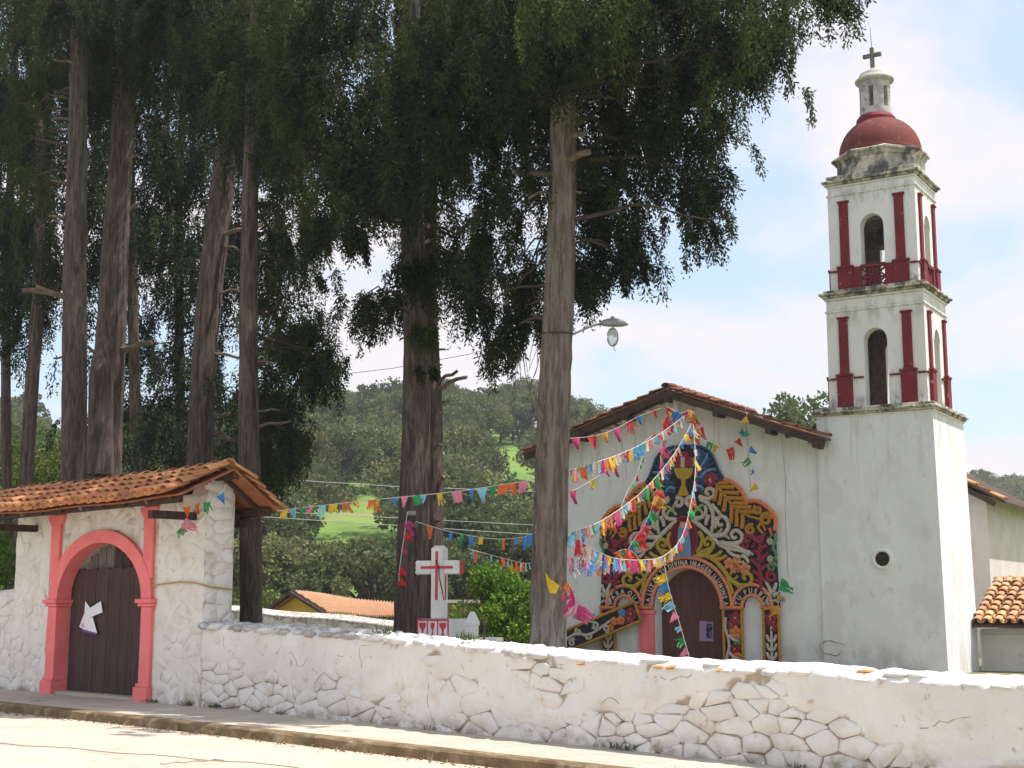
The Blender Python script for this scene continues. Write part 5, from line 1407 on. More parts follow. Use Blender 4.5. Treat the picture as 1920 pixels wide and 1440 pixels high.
t1, C1_, R1, n_ = cypress('tall straight brown cypress trunk furthest left above the gate roof', [(145, 895, 0), (140, 500, 0), (140, 50, 0), (142, -200, 0)], 27.0, [56, 48, 34, 28],
    [([(20, -130), (250, -130), (230, -20), (120, 10), (30, 30)], 25, 29, 190, dict(tint=1.4)),
     ([(60, 20), (115, 20), (110, 260), (60, 240)], 27.5, 29.5, 50, dict(tint=2.4)), ([(0, 100), (90, 120), (90, 400), (0, 400)], 28, 31, 110, dict(tint=2.2))],  # both patches tinted lighter to paint in sunlit yellow-green sprays
    67, stubs=[(140, 575, 42, 545, 12), (140, 560, 68, 537, 9), (140, 410, 92, 405, 6), (140, 230, 100, 222, 6), (138, 300, 108, 296, 5), (140, 340, 95, 338, 5), (140, 680, 100, 672, 5), (140, 120, 100, 112, 6)])
nq += n_
t0, C0, R0, n_ = cypress('thin cypress trunk at the far left behind the gate', [(46, 905, 0), (55, 700, 0), (70, 480, 0), (85, 100, 0)], 34.0, [32, 28, 24, 18],
    [([(-60, 150), (130, 150), (130, 560), (60, 640), (-60, 600)], 33, 37, 230, dict(L=.95, tint=.9))], 68, leafm=m_cypd, leaf=.095, wid=.034, limbs=10)
nq += n_
BK = dict(L=1.0, clump=.42, keep=.66)
for i, (lab, tp, d, wp, regs) in enumerate([
    ('shaded cypress behind the gap between the two left trunks', [(250, 900, 0), (250, 500, 0), (255, 100, 0)], 34.5, [26, 22, 16],
        [([(90, -60), (380, -60), (380, 420), (300, 500), (150, 480)], 33, 38.5, 640, BK), ([(165, 420), (390, 400), (380, 880), (190, 880)], 33.5, 38, 300, BK)]),
    ('shaded cypress behind the leaning trunk', [(340, 900, 0), (342, 500, 0), (345, 100, 0)], 37.0, [22, 18, 14],
        [([(300, -60), (560, -60), (560, 400), (450, 480), (320, 450)], 35.5, 40, 620, BK), ([(300, 420), (540, 420), (520, 860), (330, 880)], 35.5, 39.5, 300, BK)]),
    ('shaded cypress behind the leftmost trunks', [(20, 900, 0), (18, 500, 0), (20, 100, 0)], 38.0, [22, 18, 14],
        [([(-120, -80), (120, -80), (120, 330), (60, 420), (-120, 400)], 36, 41, 460, BK), ([(-100, 380), (110, 380), (100, 560), (-40, 620)], 36, 40, 170, BK)])]):
    *_, n_ = cypress(lab, tp, d, wp, regs, 70 + i, leafm=m_cypd, leaf=.10, wid=.036, limbs=16, top_z=24)
    nq += n_
# white lime wash at the foot of nothing else: thin pale dead twigs hanging below the crowns
tw = np.random.default_rng(5)
for par, C_, spots in ((t5, C5, [(620, 250, 50), (680, 330, 60), (560, 300, 40), (720, 360, 50)]), (t6, C6, [(930, 620, 70), (985, 640, 60), (960, 560, 60), (1000, 690, 40)])):
    for (x, y, n) in spots:
        for k in range(7):
            d = (22.5 if par is t5 else 21.2) + tw.uniform(-.4, .4)
            a = at(x + tw.uniform(-40, 40), y - 60, d); e = at(x + tw.uniform(-50, 50), y + tw.uniform(20, 90), d)
            MB().tube(bough_pts(a, e, tw, .05, 5), np.linspace(.008, .003, 5), 4).build('twig', m_limb, par)

# ------------------------------------------------------------------ broad-leaved trees and bushes
def clump_leaves(cs, rs, n_each, leaf, wid, r_, up_tint=True, shell=.55):
    Vs, Ts = [], []
    zmin, zmax = min(c[2] for c in cs), max(c[2] for c in cs)
    for c, r in zip(cs, rs):
        v = r_.normal(size=(n_each, 3)); v /= np.linalg.norm(v, axis=1)[:, None]
        q = r * (shell + (1 - shell) * r_.random(n_each) ** .6)
        p = np.asarray(c) + v * q[:, None] * np.array([1, 1, .8])
        d = v + r_.normal(size=(n_each, 3)) * .8 + np.array([0, 0, .1])
        s_ = r_.uniform(.7, 1.3, n_each)
        Vs.append(leaf_quads(p, d, leaf * s_, wid * s_, r_))
        Ts.append(np.clip(r_.beta(1.3, 2.6, n_each) * .8 + r_.normal() * .12, 0, 1))
    return np.concatenate(Vs), np.concatenate(Ts)
def round_tree(name, label, cat, base, h, rad, crown_h, nclump, n_each, leaf, wid, m, bark, seed, group=None, zsq=.8, squash=1.0):
    r_ = np.random.default_rng(seed)
    base = np.asarray(base, float); t = thing(name, label, cat, base, group)
    c0 = base + np.array([0, 0, h - crown_h / 2]); cs, rs = [], []
    for k in range(nclump):
        v = r_.normal(size=3); v /= np.linalg.norm(v); q = r_.uniform(.45, 1.0)
        cs.append(c0 + v * q * np.array([rad, rad, crown_h / 2])); rs.append(rad * r_.uniform(.20, .36))
    V, T = clump_leaves(cs, rs, n_each, leaf, wid, r_)
    b = MB(); hb = h - crown_h * .75
    b.tube([base - np.array([0, 0, .3]), base + np.array([.05 * rad, 0, hb * .5]), base + np.array([0, 0, hb]), c0], np.array([.09, .07, .06, .03]) * rad * .8 + .02, 8)
    for k in range(0, nclump, max(1, nclump // 9)):
        b.tube(bough_pts(base + np.array([0, 0, hb * r_.uniform(.7, 1)]), cs[k], r_, .03, 5), np.linspace(.035 * rad + .01, .008 * rad, 5), 5)
    b.build('trunk', bark, t, smooth=True)
    link('crown', quad_mesh('crown', V - base, T, m), t)
    return t
bp_ = at(948, 1135, 31); bp_[2] = .08
round_tree('round_bush', 'dense round bright green bush beside the white cross', 'bush', bp_, 2.45, .98, 2.4, 95, 170, .085, .05, m_lime, m_limb, 81)
p_ = at(1522, 1135, 64); p_[2] = -1.6
round_tree('leafy_tree', 'olive green leafy tree rising behind the church roof next to the tower', 'tree', p_, 12.9, 2.3, 5.5, 60, 150, .24, .14, m_oak, m_limb, 82)
for k, (x, h, rad, d, lab) in enumerate([(75, 8.6, 2.3, 46, 'yellow green leafy tree between the thin left trunk and the tall straight trunk'), (-5, 8.8, 2.2, 48, 'yellow green leafy tree at the left edge of the view, behind the gate')]):
    p_ = at(x, 1135, d); p_[2] = -1.0
    round_tree('leafy_tree', lab, 'tree', p_, h, rad, 7.0, 70, 130, .17, .09, m_olive, m_limb, 83 + k)
p_ = at(-2, 1135, 27); p_[2] = .08
round_tree('garden_shrub', 'bright green shrub behind the wall left of the gate', 'shrub', p_, 2.9, .75, 2.6, 40, 150, .09, .05, m_lime, m_limb, 86)
# ------------------------------------------------------------------ wooded hillside
def dome_tree(seed, rad, h, nclump=36, n_each=120, m=m_oak, leaf=.30, flat=.8, open_=False):
    r_ = np.random.default_rng(seed); cs, rs = [], []
    for k in range(nclump):
        a = r_.uniform(0, 2 * math.pi); q = math.sqrt(r_.random()); zz_ = math.sqrt(max(0, 1 - q * q))
        lo = r_.uniform(.55, 1.0)
        cs.append(np.array([rad * q * math.cos(a), rad * q * math.sin(a), h * (.42 + .52 * zz_ * lo * flat)])); rs.append(rad * r_.uniform(.16, .27) * (.75 if open_ else 1))
    V, T = clump_leaves(cs, rs, n_each, leaf, leaf * .62, r_, shell=.35)
    # leaf tint varies at random through each crown
    b = MB(); b.tube([(0, 0, -.6), (.1, 0, h * .2), (0, .05, h * .36)], [.055 * rad + .05, .04 * rad + .05, .035 * rad + .03], 6)
    for k in range(0, nclump, max(1, nclump // 9)):
        b.tube(bough_pts((0, 0, h * r_.uniform(.22, .36)), cs[k], r_, .04, 4), np.linspace(.022 * rad + .04, .03, 4), 4)
    return quad_mesh('crown', V, T, m), b.mesh('trunk', m_limb)
VAR = [dome_tree(200, 3.4, 7.0), dome_tree(201, 4.0, 7.6), dome_tree(202, 2.8, 6.6), dome_tree(203, 3.2, 8.2, 32, 90, open_=True), dome_tree(204, 4.6, 7.4, 40), dome_tree(205, 2.5, 7.4, 28, 90, open_=True)]
BSH = [dome_tree(210, 1.6, 2.6, 18, 90, m_oakb, .22), dome_tree(211, 2.0, 3.2, 20, 90, m_oakb, .22)]
def plant(name, var, p, s, rz, label, cat, group):
    t = thing(name, label, cat, p, group); t.rotation_euler = (0, 0, rz); t.scale = (s[0], s[0], s[1])
    for nm, me in zip(('crown', 'trunk'), var):
        o = bpy.data.objects.new(nm, me); col.objects.link(o); o.parent = t
    return t
def pxof(p):
    d = np.asarray(p) - EYEV; f = d[1] * CP + d[2] * SP
    return 960 + 2600 * d[0] / f, 720 - 2600 * (-d[1] * SP + d[2] * CP) / f
MEADOW = [(615, 740, 926, 982), (930, 1003, 838, 890), (1848, 1925, 1055, 1088)]
hr = np.random.default_rng(99)
cand = []
for k in range(9000):
    y = 72 + 330 * hr.random() ** 1.1; a = hr.uniform(-.40, .40); x = a * y
    cand.append((x, y))
HV = ['low rounded', 'broad rounded', 'small rounded', 'open crowned', 'wide spreading', 'thin open crowned']
HL = ['%s grey green tree at the foot of the wooded hill', '%s grey green tree on the lower slope of the wooded hill', '%s grey green tree on the upper slope of the wooded hill', '%s grey green tree along the skyline of the wooded hill']
placed = []; n_h = n_f = 0; nt_ = 0; nb_ = 0
for (x, y) in cand:
    z = float(terrain_z(x, y)); u, v = pxof((x, y, z))
    if not (-30 < u < 1950) or (1180 < u < 1490 and v > 800) or (1560 < u < 1800): continue
    if y > 300 and u < 1800: continue
    if u < 430 and hr.random() < .8: continue
    if y > 232 and u < 1800 and hr.random() < .7: continue
    if u < -10 or (u > 1480 and u < 1560) or (u > 1080 and u < 1300 and y > 185 and hr.random() < .8): continue
    s = hr.uniform(.85, 1.3) * (1.0 if y > 95 else .8)
    ph = 7 * s * 2633 / y; pw = 3.3 * s * 2633 / y
    if any(u + pw * .7 > m_[0] and u - pw * .7 < m_[1] and v - ph < m_[3] and v > m_[2] for m_ in MEADOW): continue
    gap = (1.75 if y < 250 else 3.0) * s
    if any((x - q[0]) ** 2 + (y - q[1]) ** 2 < (gap + q[2]) ** 2 for q in placed): continue
    if (y < 250 and n_h >= 296) or (y >= 250 and n_f >= 150): continue
    n_h += y < 250; n_f += y >= 250
    placed.append((x, y, gap)); nt_ += 1
    var = VAR[hr.integers(len(VAR))]
    if y < 250: plant('hillside_tree', var, (x, y, z), (s, s * hr.uniform(.9, 1.15)), hr.uniform(0, 6.3), HL[min(3, int((y - 72) / 45))] % HV[VAR.index(var)], 'tree', 'trees of the wood on the hillside')
    else: plant('ridge_tree', var, (x, y, z), (s * 1.3, s * hr.uniform(1.0, 1.2)), hr.uniform(0, 6.3), 'dark tree along the distant ridge', 'tree', 'trees along the far ridge')
for k in range(900):
    y = 68 + 150 * hr.random(); a = hr.uniform(-.25, .40); x = a * y
    z = float(terrain_z(x, y)); u, v = pxof((x, y, z))
    if not (420 < u < 1930) or (1180 < u < 1800): continue
    s = hr.uniform(.6, 1.2); ph = 3 * s * 2633 / y; pw = 1.8 * s * 2633 / y
    if any(u + pw * .7 > m_[0] and u - pw * .7 < m_[1] and v - ph < m_[3] and v > m_[2] for m_ in MEADOW): continue
    if nb_ >= 230: break
    nb_ += 1
    plant('hillside_bush', BSH[hr.integers(2)], (x, y, z), (s, s), hr.uniform(0, 6.3), 'low green bush filling gaps between the hillside trees', 'bush', 'bushes under the hillside trees')
# ------------------------------------------------------------------ back wall, houses, cross
def line_wall(name, label, P0, P1, tops, th, m_w, m_top, stones=None):
    a = np.array(P1[:2]) - np.array(P0[:2]); L = np.linalg.norm(a); fr = Frame(P0, math.degrees(math.atan2(a[0], a[1])))
    t = thing(name, label, 'wall', (*P0[:2], 0))
    ss = np.linspace(0, L, 40); vs_ = []
    for s in ss:
        zt = np.interp(s / L, [k[0] for k in tops], [k[1] for k in tops]) + .02 * math.sin(s * 1.7)
        vs_ += [fr.pt(s, d, z) for d, z in ((0, -1.8), (0, zt - .16), (.03, zt - .15), (.02, zt - .12), (-th / 2, zt), (-th - .03, zt - .15), (-th, -1.8))]
    n = 7; fs = [(i * n + k, (i + 1) * n + k, (i + 1) * n + k + 1, i * n + k + 1) for i in range(39) for k in range(n - 1)]
    MB().add(vs_, fs).build('wall_core', m_w, t)
    return t, fr, L
pA, pB = at(380, 1137, 40), at(1010, 1197, 35.0)
bw, bfr, bL = line_wall('back_wall', 'long white stone wall behind the cross and cypress trunks', pA, pB, [(0, 1.62), (.13, 1.58), (.55, 1.27), (.78, 1.10), (1, .78)], .5, mat('back_wall_joint', (.60, .58, .55), (.34, .31, .28), 9, .42, .60, .95, .6, 20, .03), None)
lay_stones(bfr, stone_cells(.2, bL - .2, .55, 1.5, .24, 51, 1.3), lambda c, q: c[1] < np.interp(c[0] / bL, [0, .13, .55, .78, 1], [1.62, 1.58, 1.27, 1.10, .78]) - .25, m_gatewhite, bw, .02, 52)

house = thing('tile_roof_house', 'yellow house with a sagging clay tile roof behind the white wall', 'house', at(640, 1160, 50) * np.array([1, 1, 0]))
A_, B_, Cc, Dd = at(547, 1108, 47), at(760, 1134, 52), at(760, 1157, 48), at(612, 1148, 43)
E_ = at(497, 1142, 48.5)
b = MB(); n = 16
def hp(u, v): return (A_ * (1 - u) + B_ * u) * (1 - v) + (Dd * (1 - u) + Cc * u) * v + np.array([0, 0, .05 * math.sin(u * 9) * .5])
nrm = unit(np.cross(B_ - A_, Dd - A_)); nrm = nrm if nrm[2] > 0 else -nrm
wv = 34; rws = 10; vs_ = []
for j in range(rws + 1):
    for i in range(wv * 4 + 1):
        u = i / (wv * 4); v = j / rws
        vs_.append(hp(u, v) + nrm * (.05 * math.cos(2 * math.pi * i / 4) + .03 * (j % 2)))
W_ = wv * 4 + 1
b.add(vs_, [(j * W_ + i, j * W_ + i + 1, (j + 1) * W_ + i + 1, (j + 1) * W_ + i) for j in range(rws) for i in range(W_ - 1)])
props(b.build('roof_tiles', mat('far_tile', (.62, .40, .26), (.54, .30, .17), 5.0, .35, .65, .85, .4, 12, .03), house), kind='stuff')
back = A_ + (A_ - Dd) * .9; backB = B_ + (B_ - Cc) * .9
b = MB(); q = [A_, B_, backB * np.array([1, 1, 0]) + np.array([0, 0, Cc[2]]), back * np.array([1, 1, 0]) + np.array([0, 0, Dd[2]])]
b.add(q, [(0, 1, 2, 3)]); b.build('rear_slope', m_tile2, house)
b = MB(); g = [A_ - nrm * .12, Dd - nrm * .12, Dd * np.array([1, 1, 0]) - np.array([0, 0, 1.8]), q[3] * np.array([1, 1, 0]) - np.array([0, 0, 1.8]), q[3] - np.array([0, 0, .1])]
sh = unit(B_ - A_) * .35; g = [p + sh for p in g]; g2 = [p + sh for p in g]
b.add(g + g2, [(0, 1, 2, 3, 4), (9, 8, 7, 6, 5)] + [(i, i + 5, (i + 1) % 5 + 5, (i + 1) % 5) for i in range(5)]); b.build('gable_wall', mat('yellow_wall', (.62, .42, .05), (.55, .36, .05), 2), house)
b = MB(); f1 = [Dd + sh - nrm * .15, Cc - nrm * .15]; b.add([f1[0], f1[1], f1[1] * np.array([1, 1, 0]) - np.array([0, 0, 1.8]), f1[0] * np.array([1, 1, 0]) - np.array([0, 0, 1.8])], [(0, 1, 2, 3)]); b.build('front_wall', mat('yellow_wall_front', (.62, .42, .05), (.55, .36, .05), 2), house)
for (p0, p1) in ((A_ - nrm * .06, Dd - nrm * .06), (A_ - nrm * .06, q[3] - np.array([0, 0, .05]))): bar('verge_beam', p0, p1, .14, .10, m_beam, house)

ph = thing('flat_roof_house', 'pale brown flat roofed house partly hidden by the round bush', 'house', at(880, 1160, 46) * np.array([1, 1, 0]))
hf = Frame(at(815, 1150, 46), 84)
b = MB(); b.box(hf, -.5, 4.0, -4, 0, -1.8, 1.70); b.build('wall', mat('brown_stucco', (.34, .22, .16), (.28, .18, .13), 2, rough=.95, bump=.3), ph)
b = MB(); b.box(hf, -.7, 4.2, -4.2, .18, 1.7005, 1.80); b.build('roof', mat('roof_slab', (.62, .58, .53), rough=.9), ph)
b = MB(); b.box(hf, 1.6, 2.5, .0005, .03, .3, 1.2); b.build('window', m_dark, ph)

# cross on its pedestal
cd_ = 21.5; c0 = at(823, 1185, cd_)
KF = Frame((c0[0], c0[1]), 115)
m_cw = mat('cross_white', (.72, .71, .70), (.62, .61, .60), 3, rough=.85, bump=.25, bscale=25, bdist=.01)
m_cr2 = mat('cross_red', (.55, .07, .09), (.45, .05, .07), 6, rough=.8)
cr = thing('stone_cross', 'white stone cross with red painted stripes on a low pedestal', 'cross', (c0[0], c0[1], .08))
b = MB(); zc0, zc1 = 1.42, 2.50
pr = lambda h, dd: [(-h, -dd), (h, -dd), (h, dd), (-h, dd)]
b.box(KF, -.105, .105, -.09, .09, zc0, zc1); sh_ = b.build('shaft', m_cw, cr, bevel=.02)
for s_ in (-.06, 0.0, .06):
    b = MB(); b.tube([KF.pt(s_, .0, zc1 - .01), KF.pt(s_, .0, zc1 + .028)], [.045, .03], 8); b.build('fluted_tip', m_cw, sh_)
for sg in (-1, 1):
    b = MB(); x0, x1 = sorted((sg * .1055, sg * .37)); b.box(KF, x0, x1, -.088, .088, 2.09, 2.30); arm = b.build('arm', m_cw, cr, bevel=.02)
    for z in (2.125, 2.195, 2.265):
        b = MB(); b.tube([KF.pt(sg * .365, 0, z), KF.pt(sg * .405, 0, z)], [.045, .032], 8); b.build('fluted_tip', m_cr2 if sg > 0 else m_cw, arm)
b = MB(); b.box(KF, -.022, .022, .088, .098, 1.70, 2.44); b.box(KF, -.28, -.023, .086, .098, 2.175, 2.215); b.box(KF, .023, .28, .086, .098, 2.175, 2.215); b.build('painted_stripe', m_cr2, cr)
SF = Frame(KF.pt(.105, 0, 0), 25)
b = MB(); b.box(SF, -.02, .02, -.01, .006, 1.70, 2.06); b.build('painted_stripe', m_cr2, cr)
b = MB(); b.tube([KF.pt(.0, .11, 2.30), KF.pt(.05, .115, 2.2), KF.pt(.055, .112, 2.05), KF.pt(.10, .10, 1.85), KF.pt(.108, .06, 1.7)], .008, 4); b.build('cord', m_wire, cr)
b = MB(); b.box(KF, -.27, .27, -.42, .20, 1.14, 1.415); pb = b.build('pedestal', m_cw, cr, bevel=.01)
b = MB()
for (x0, x1, z0, z1) in [(-.27, .27, 1.385, 1.4145), (-.27, .27, 1.145, 1.165), (-.27, -.25, 1.1655, 1.3845), (.25, .27, 1.1655, 1.3845), (-.10, -.08, 1.1655, 1.3845), (.075, .095, 1.1655, 1.3845)]: b.box(KF, x0, x1, .19, .206, z0, z1)
b.build('painted_frame', m_cr2, pb)
for s_, k in ((-.175, 1.0), (-.003, .6), (.172, 1.0)):
    b = MB(); b.prism(KF, [(s_ - .06 * k, 1.36), (s_ + .06 * k, 1.36), (s_ + .055 * k, 1.30), (s_ + .018 * k, 1.25), (s_ + .014 * k, 1.205), (s_ + .04 * k, 1.175), (s_ - .04 * k, 1.175), (s_ - .014 * k, 1.205), (s_ - .018 * k, 1.25), (s_ - .055 * k, 1.30)][::-1], .19, .205)
    b.build('painted_goblet', m_cr2, pb)
b = MB(); b.box(KF, -.58, .74, -.75, .40, .06, 1.13); b.build('base_block', m_cw, cr, bevel=.015)
of = KF.pt(.52, -.10, 0)
b = MB(); b.lathe((of[0], of[1], 0), [(.10, 1.1), (.105, 1.30), (.125, 1.33), (.125, 1.36), (.055, 1.50), (.035, 1.53)], 4, KF.ang + .785)
ob = b.build('obelisk', m_cw, cr, bevel=.01)
b = MB(); pp_ = KF.pt(.80, .1, 0); b.tube([pp_ + np.array([0, 0, .3]), pp_ + np.array([.02, 0, 1.45])], .018, 6)
props(b.build('iron_stake', m_stub), 'short thin stake beside the pedestal of the white cross', 'stake')

# ------------------------------------------------------------------ street lamp fixed to the trunk
ld = 19.9
i = np.argmin(abs(C6[:, 2] - at(1042, 612, 20)[2]))
p0 = at(1066, 630, ld)
lamp = thing('street_lamp', 'grey street lamp on a bracket from the cypress trunk, its glass bowl hanging open', 'street lamp', p0)
b = MB(); b.tube([at(1060, 634, 20), at(1085, 622, ld), at(1110, 611, ld), at(1130, 606, ld)], .015, 8); b.build('bracket', m_metal, lamp, smooth=True)
b = MB(); zz_ = C6[i][2]; ring_ = [np.array([C6[i][0] + (R6[i] * 1.08) * math.cos(t), C6[i][1] + (R6[i] * 1.08) * math.sin(t), zz_ + .03 * math.sin(t)]) for t in np.linspace(0, 2 * math.pi, 25)]
b.tube(ring_, .012, 5); b.build('strap', m_wire, lamp)
hc = at(1150, 607, ld); hx = np.array([1, .15, 0]) / math.hypot(1, .15); b = MB(); n = 12; vs_ = []
for t, rw, rz_ in [(-.19, .035, .04), (-.15, .06, .06), (-.05, .09, .085), (.05, .095, .085), (.15, .07, .06), (.205, .03, .025), (.225, .006, .006)]:
    for k in range(n):
        a = 2 * math.pi * k / n; vs_.append(hc + hx * t + np.array([-hx[1], hx[0], 0]) * rw * math.cos(a) + np.array([0, 0, rz_ * max(math.sin(a), -.35) - .012 * abs(t) * 4]))
b.add(vs_, [(j * n + k, j * n + (k + 1) % n, (j + 1) * n + (k + 1) % n, (j + 1) * n + k) for j in range(6) for k in range(n)] + [tuple(range(n))])
b.build('lamp_head', m_metal, lamp, smooth=True)
b = MB(); b.lathe(hc + np.array([-.01, 0, .055]), [(.028, 0), (.028, .05), (.02, .055)], 10); b.build('photocell', m_metal, lamp)
gc = at(1150, 632, ld); b = MB(); vs_ = []
gm = bpy.data.materials.new('ribbed_glass'); gm.use_nodes = True; gp = gm.node_tree.nodes['Principled BSDF']; gp.inputs['Base Color'].default_value = (.55, .58, .60, 1); gp.inputs['Roughness'].default_value = .15; gp.inputs['Transmission Weight'].default_value = .5
for t, k_ in [(0, 1.0), (.025, .95), (.05, .75), (.065, .4), (.068, .05)]:
    for k in range(18):
        a = 2 * math.pi * k / 18; vs_.append(gc + np.array([.072 * k_ * math.cos(a) - .01, -t, .128 * k_ * math.sin(a)]))
b.add(vs_, [(j * 18 + k, j * 18 + (k + 1) % 18, (j + 1) * 18 + (k + 1) % 18, (j + 1) * 18 + k) for j in range(4) for k in range(18)]); gl = b.build('glass_bowl', gm, lamp, smooth=True)
b = MB(); b.tube([gc + np.array([.078 * math.cos(t) - .01, .004, .134 * math.sin(t)]) for t in np.linspace(0, 2 * math.pi, 25)], .010, 6); b.build('bowl_frame', m_metal, gl)
b = MB(); b.tube([hc + np.array([0, 0, -.02]), gc + np.array([-.01, 0, .13])], .012, 5); b.build('hinge', m_metal, lamp)
b = MB(); b.tube([gc + np.array([0, 0, -.135]), gc + np.array([.01, 0, -.18]), gc + np.array([.03, 0, -.21])], .004, 4); b.build('loose_wire', m_wire, lamp)

# ------------------------------------------------------------------ wires across the background
for k, (pts, m_, r, lab) in enumerate([
    ([(430, 965, 60), (740, 985, 60), (1010, 1003, 60)], m_wirel, .016, 'pale overhead wire crossing the hillside, lowest of the four'),
    ([(430, 955, 60), (740, 971, 60), (1010, 985, 60)], m_wirel, .014, 'pale overhead wire crossing the hillside, second from the bottom'),
    ([(500, 897, 70), (740, 912, 70), (1010, 922, 70)], m_wirel, .018, 'pale overhead wire in front of the dark tree band and meadow'),
    ([(270, 745, 45), (560, 712, 45), (740, 690, 45), (880, 664, 45), (1040, 620, 45)], m_wire, .010, 'dark overhead wire rising to the right past the thick cypress trunk'),
    ([(1840, 1010, 60), (1890, 1012, 60), (1960, 1013, 60)], m_wirel, .016, 'upper pale wire right of the bell tower'),
    ([(1840, 1034, 60), (1890, 1034, 60), (1960, 1034, 60)], m_wirel, .016, 'lower pale wire right of the bell tower'),
    ([(0, 878, 50), (60, 888, 50), (140, 896, 50)], m_wirel, .014, 'pale wire behind the leftmost trunks')]):
    q = [at(*p) for p in pts]; b = MB(); b.tube(q, r, 5); props(b.build('overhead_wire', m_), lab, 'wire')

# ------------------------------------------------------------------ bunting
def paper(name, c):
    return mat(name, c, tuple(v * .8 for v in c), 30, .4, .6, .8, trans=.35, spec=.1)
PC = dict(o=paper('orange_paper', (.85, .19, .06)), r=paper('red_paper', (.70, .05, .06)), p=paper('pink_paper', (.85, .30, .42)), m=paper('magenta_paper', (.62, .07, .24)), y=paper('yellow_paper', (.85, .58, .05)),
          b=paper('blue_paper', (.07, .27, .68)), l=paper('light_blue_paper', (.30, .62, .80)), g=paper('green_paper', (.05, .36, .12)), w=paper('cream_paper', (.85, .70, .60)), a=paper('amber_paper', (.72, .36, .05)))
def flag_mesh(kind, seed, m):
    r_ = np.random.default_rng(seed)
    if kind == 'clump':                     # torn fringe: a header and loose strips
        b = MB(); hw = .42; b.add([(-hw, 0, 0), (hw, 0, .02), (hw * .95, .05, -.3), (-hw * .95, .03, -.28)], [(0, 1, 2, 3)])
        for i in range(5):
            x0 = -hw + 2 * hw * i / 5; x1 = x0 + 2 * hw / 5 * .9; L = r_.uniform(.5, 1.05); sw = r_.normal() * .28; fw_ = r_.normal() * .25; k = 4; q = []
            for j in range(k + 1):
                v = j / k; q += [(x0 + sw * v * v, .04 + fw_ * v * v, -.28 - L * v), (x1 + sw * v * v + r_.normal() * .02, .04 + fw_ * v * v + .06 * math.sin(4 * v + i), -.28 - L * v)]
            b.add(q, [(2 * j, 2 * j + 1, 2 * j + 3, 2 * j + 2) for j in range(k)])
        return b.mesh('pennant', m)
    if True:
        pass
    nx_, nz_ = 4, 5; vs_ = []
    for j in range(nz_ + 1):
        v = j / nz_
        for i in range(nx_ + 1):
            u = i / nx_ - .5
            w_ = {'tri': 1 - .92 * v, 'rect': 1 - .15 * v, 'clump': .7 + .35 * math.sin(3 * v)}[kind]
            zz_ = -v * {'tri': 1.25, 'rect': 1.15, 'clump': 1.0}[kind]
            if kind == 'rect' and j == nz_: zz_ += .16 * (i % 2)
            vs_.append((u * w_ + r_.normal() * .03 * v, .22 * math.sin(2.3 * u * 3 + seed) * (v + .1) + r_.normal() * .05 * v + (.3 * v * v * r_.choice([-1, 1]) if kind == 'clump' else .12 * v * math.sin(seed)), zz_ + r_.normal() * .02))
    k = nx_ + 1
    return MB().add(vs_, [(j * k + i, j * k + i + 1, (j + 1) * k + i + 1, (j + 1) * k + i) for j in range(nz_) for i in range(nx_)]).mesh('pennant', m, smooth=True)
FL = {(k, c): [flag_mesh(k, s + ord(c), m_) for s in range(3)] for c, m_ in PC.items() for k in ('tri', 'rect', 'clump')}
from mathutils import Matrix, Vector, Euler
br = np.random.default_rng(17)
m_cord = mat('white_cord', (.55, .53, .50), rough=.9)
def garland(label, pts, cols, kinds='rect', size=.17, spacing=None, jit=.35, at_px=None, sway=0.0):
    q = [at(*p) for p in pts]
    g = thing('bunting', label, 'bunting', q[0], None)
    sp = np.array(smooth3(q, 8)); b = MB(); b.tube(sp, .006, 4); b.build('cord', m_cord, g)
    seg = np.linalg.norm(np.diff(sp, axis=0), axis=1); cum = np.concatenate([[0], np.cumsum(seg)]); L = cum[-1]
    pos = np.arange(spacing * .5, L, spacing) if at_px is None else [np.interp(u, [p[0] for p in at_px], [p[1] for p in at_px]) for u in []]
    kk = kinds if isinstance(kinds, (list, tuple)) else [kinds]
    for n, s in enumerate(pos):
        s = np.clip(s + br.normal() * spacing * .28, 0, L)
        p = np.array([np.interp(s, cum, sp[:, k]) for k in range(3)]); t = np.array([np.interp(min(s + .05, L), cum, sp[:, k]) - np.interp(max(s - .05, 0), cum, sp[:, k]) for k in range(3)])
        me = FL[(kk[br.integers(len(kk))], cols[br.integers(len(cols))] if jit else cols[n % len(cols)])][br.integers(3)]
        o = bpy.data.objects.new('pennant', me); col.objects.link(o); o.parent = g
        yaw = math.atan2(t[1], t[0]); k = size * br.uniform(.65, 1.25)
        roll = math.atan2(t[2], math.hypot(t[0], t[1]))
        o.matrix_basis = Matrix.Translation(Vector(p - q[0])) @ Euler((br.normal() * .35 * jit + sway, -roll * .7 + br.normal() * .25 * jit, yaw + br.normal() * .6 * jit)).to_matrix().to_4x4() @ Matrix.Diagonal((k, k, k * br.uniform(.85, 1.2), 1))
    return g
def smooth3(pts, n=6):
    pts = np.array(pts, float); P_ = np.vstack([2 * pts[0] - pts[1], pts, 2 * pts[-1] - pts[-2]]); o_ = []
    for i in range(1, len(P_) - 2):
        for k in range(n):
            t = k / n; a, b_, c, d = P_[i - 1], P_[i], P_[i + 1], P_[i + 2]
            o_.append(.5 * (2 * b_ + (c - a) * t + (2 * a - 5 * b_ + 4 * c - d) * t * t + (3 * b_ - a - 3 * c + d) * t ** 3))
    return o_ + [P_[-2]]
ALL = 'oorpymblgwwyl'; DK = 'mrbgamr'
garland('long bunting running from the gate roof corner past the thick trunk to the grey trunk', [(519, 958, 20.8), (600, 948, 20.7), (720, 935, 20.5), (850, 922, 20.2), (1000, 900, 19.8)], 'oypoblgypo', ['rect', 'clump', 'tri', 'clump'], .14, .17, jit=.8)
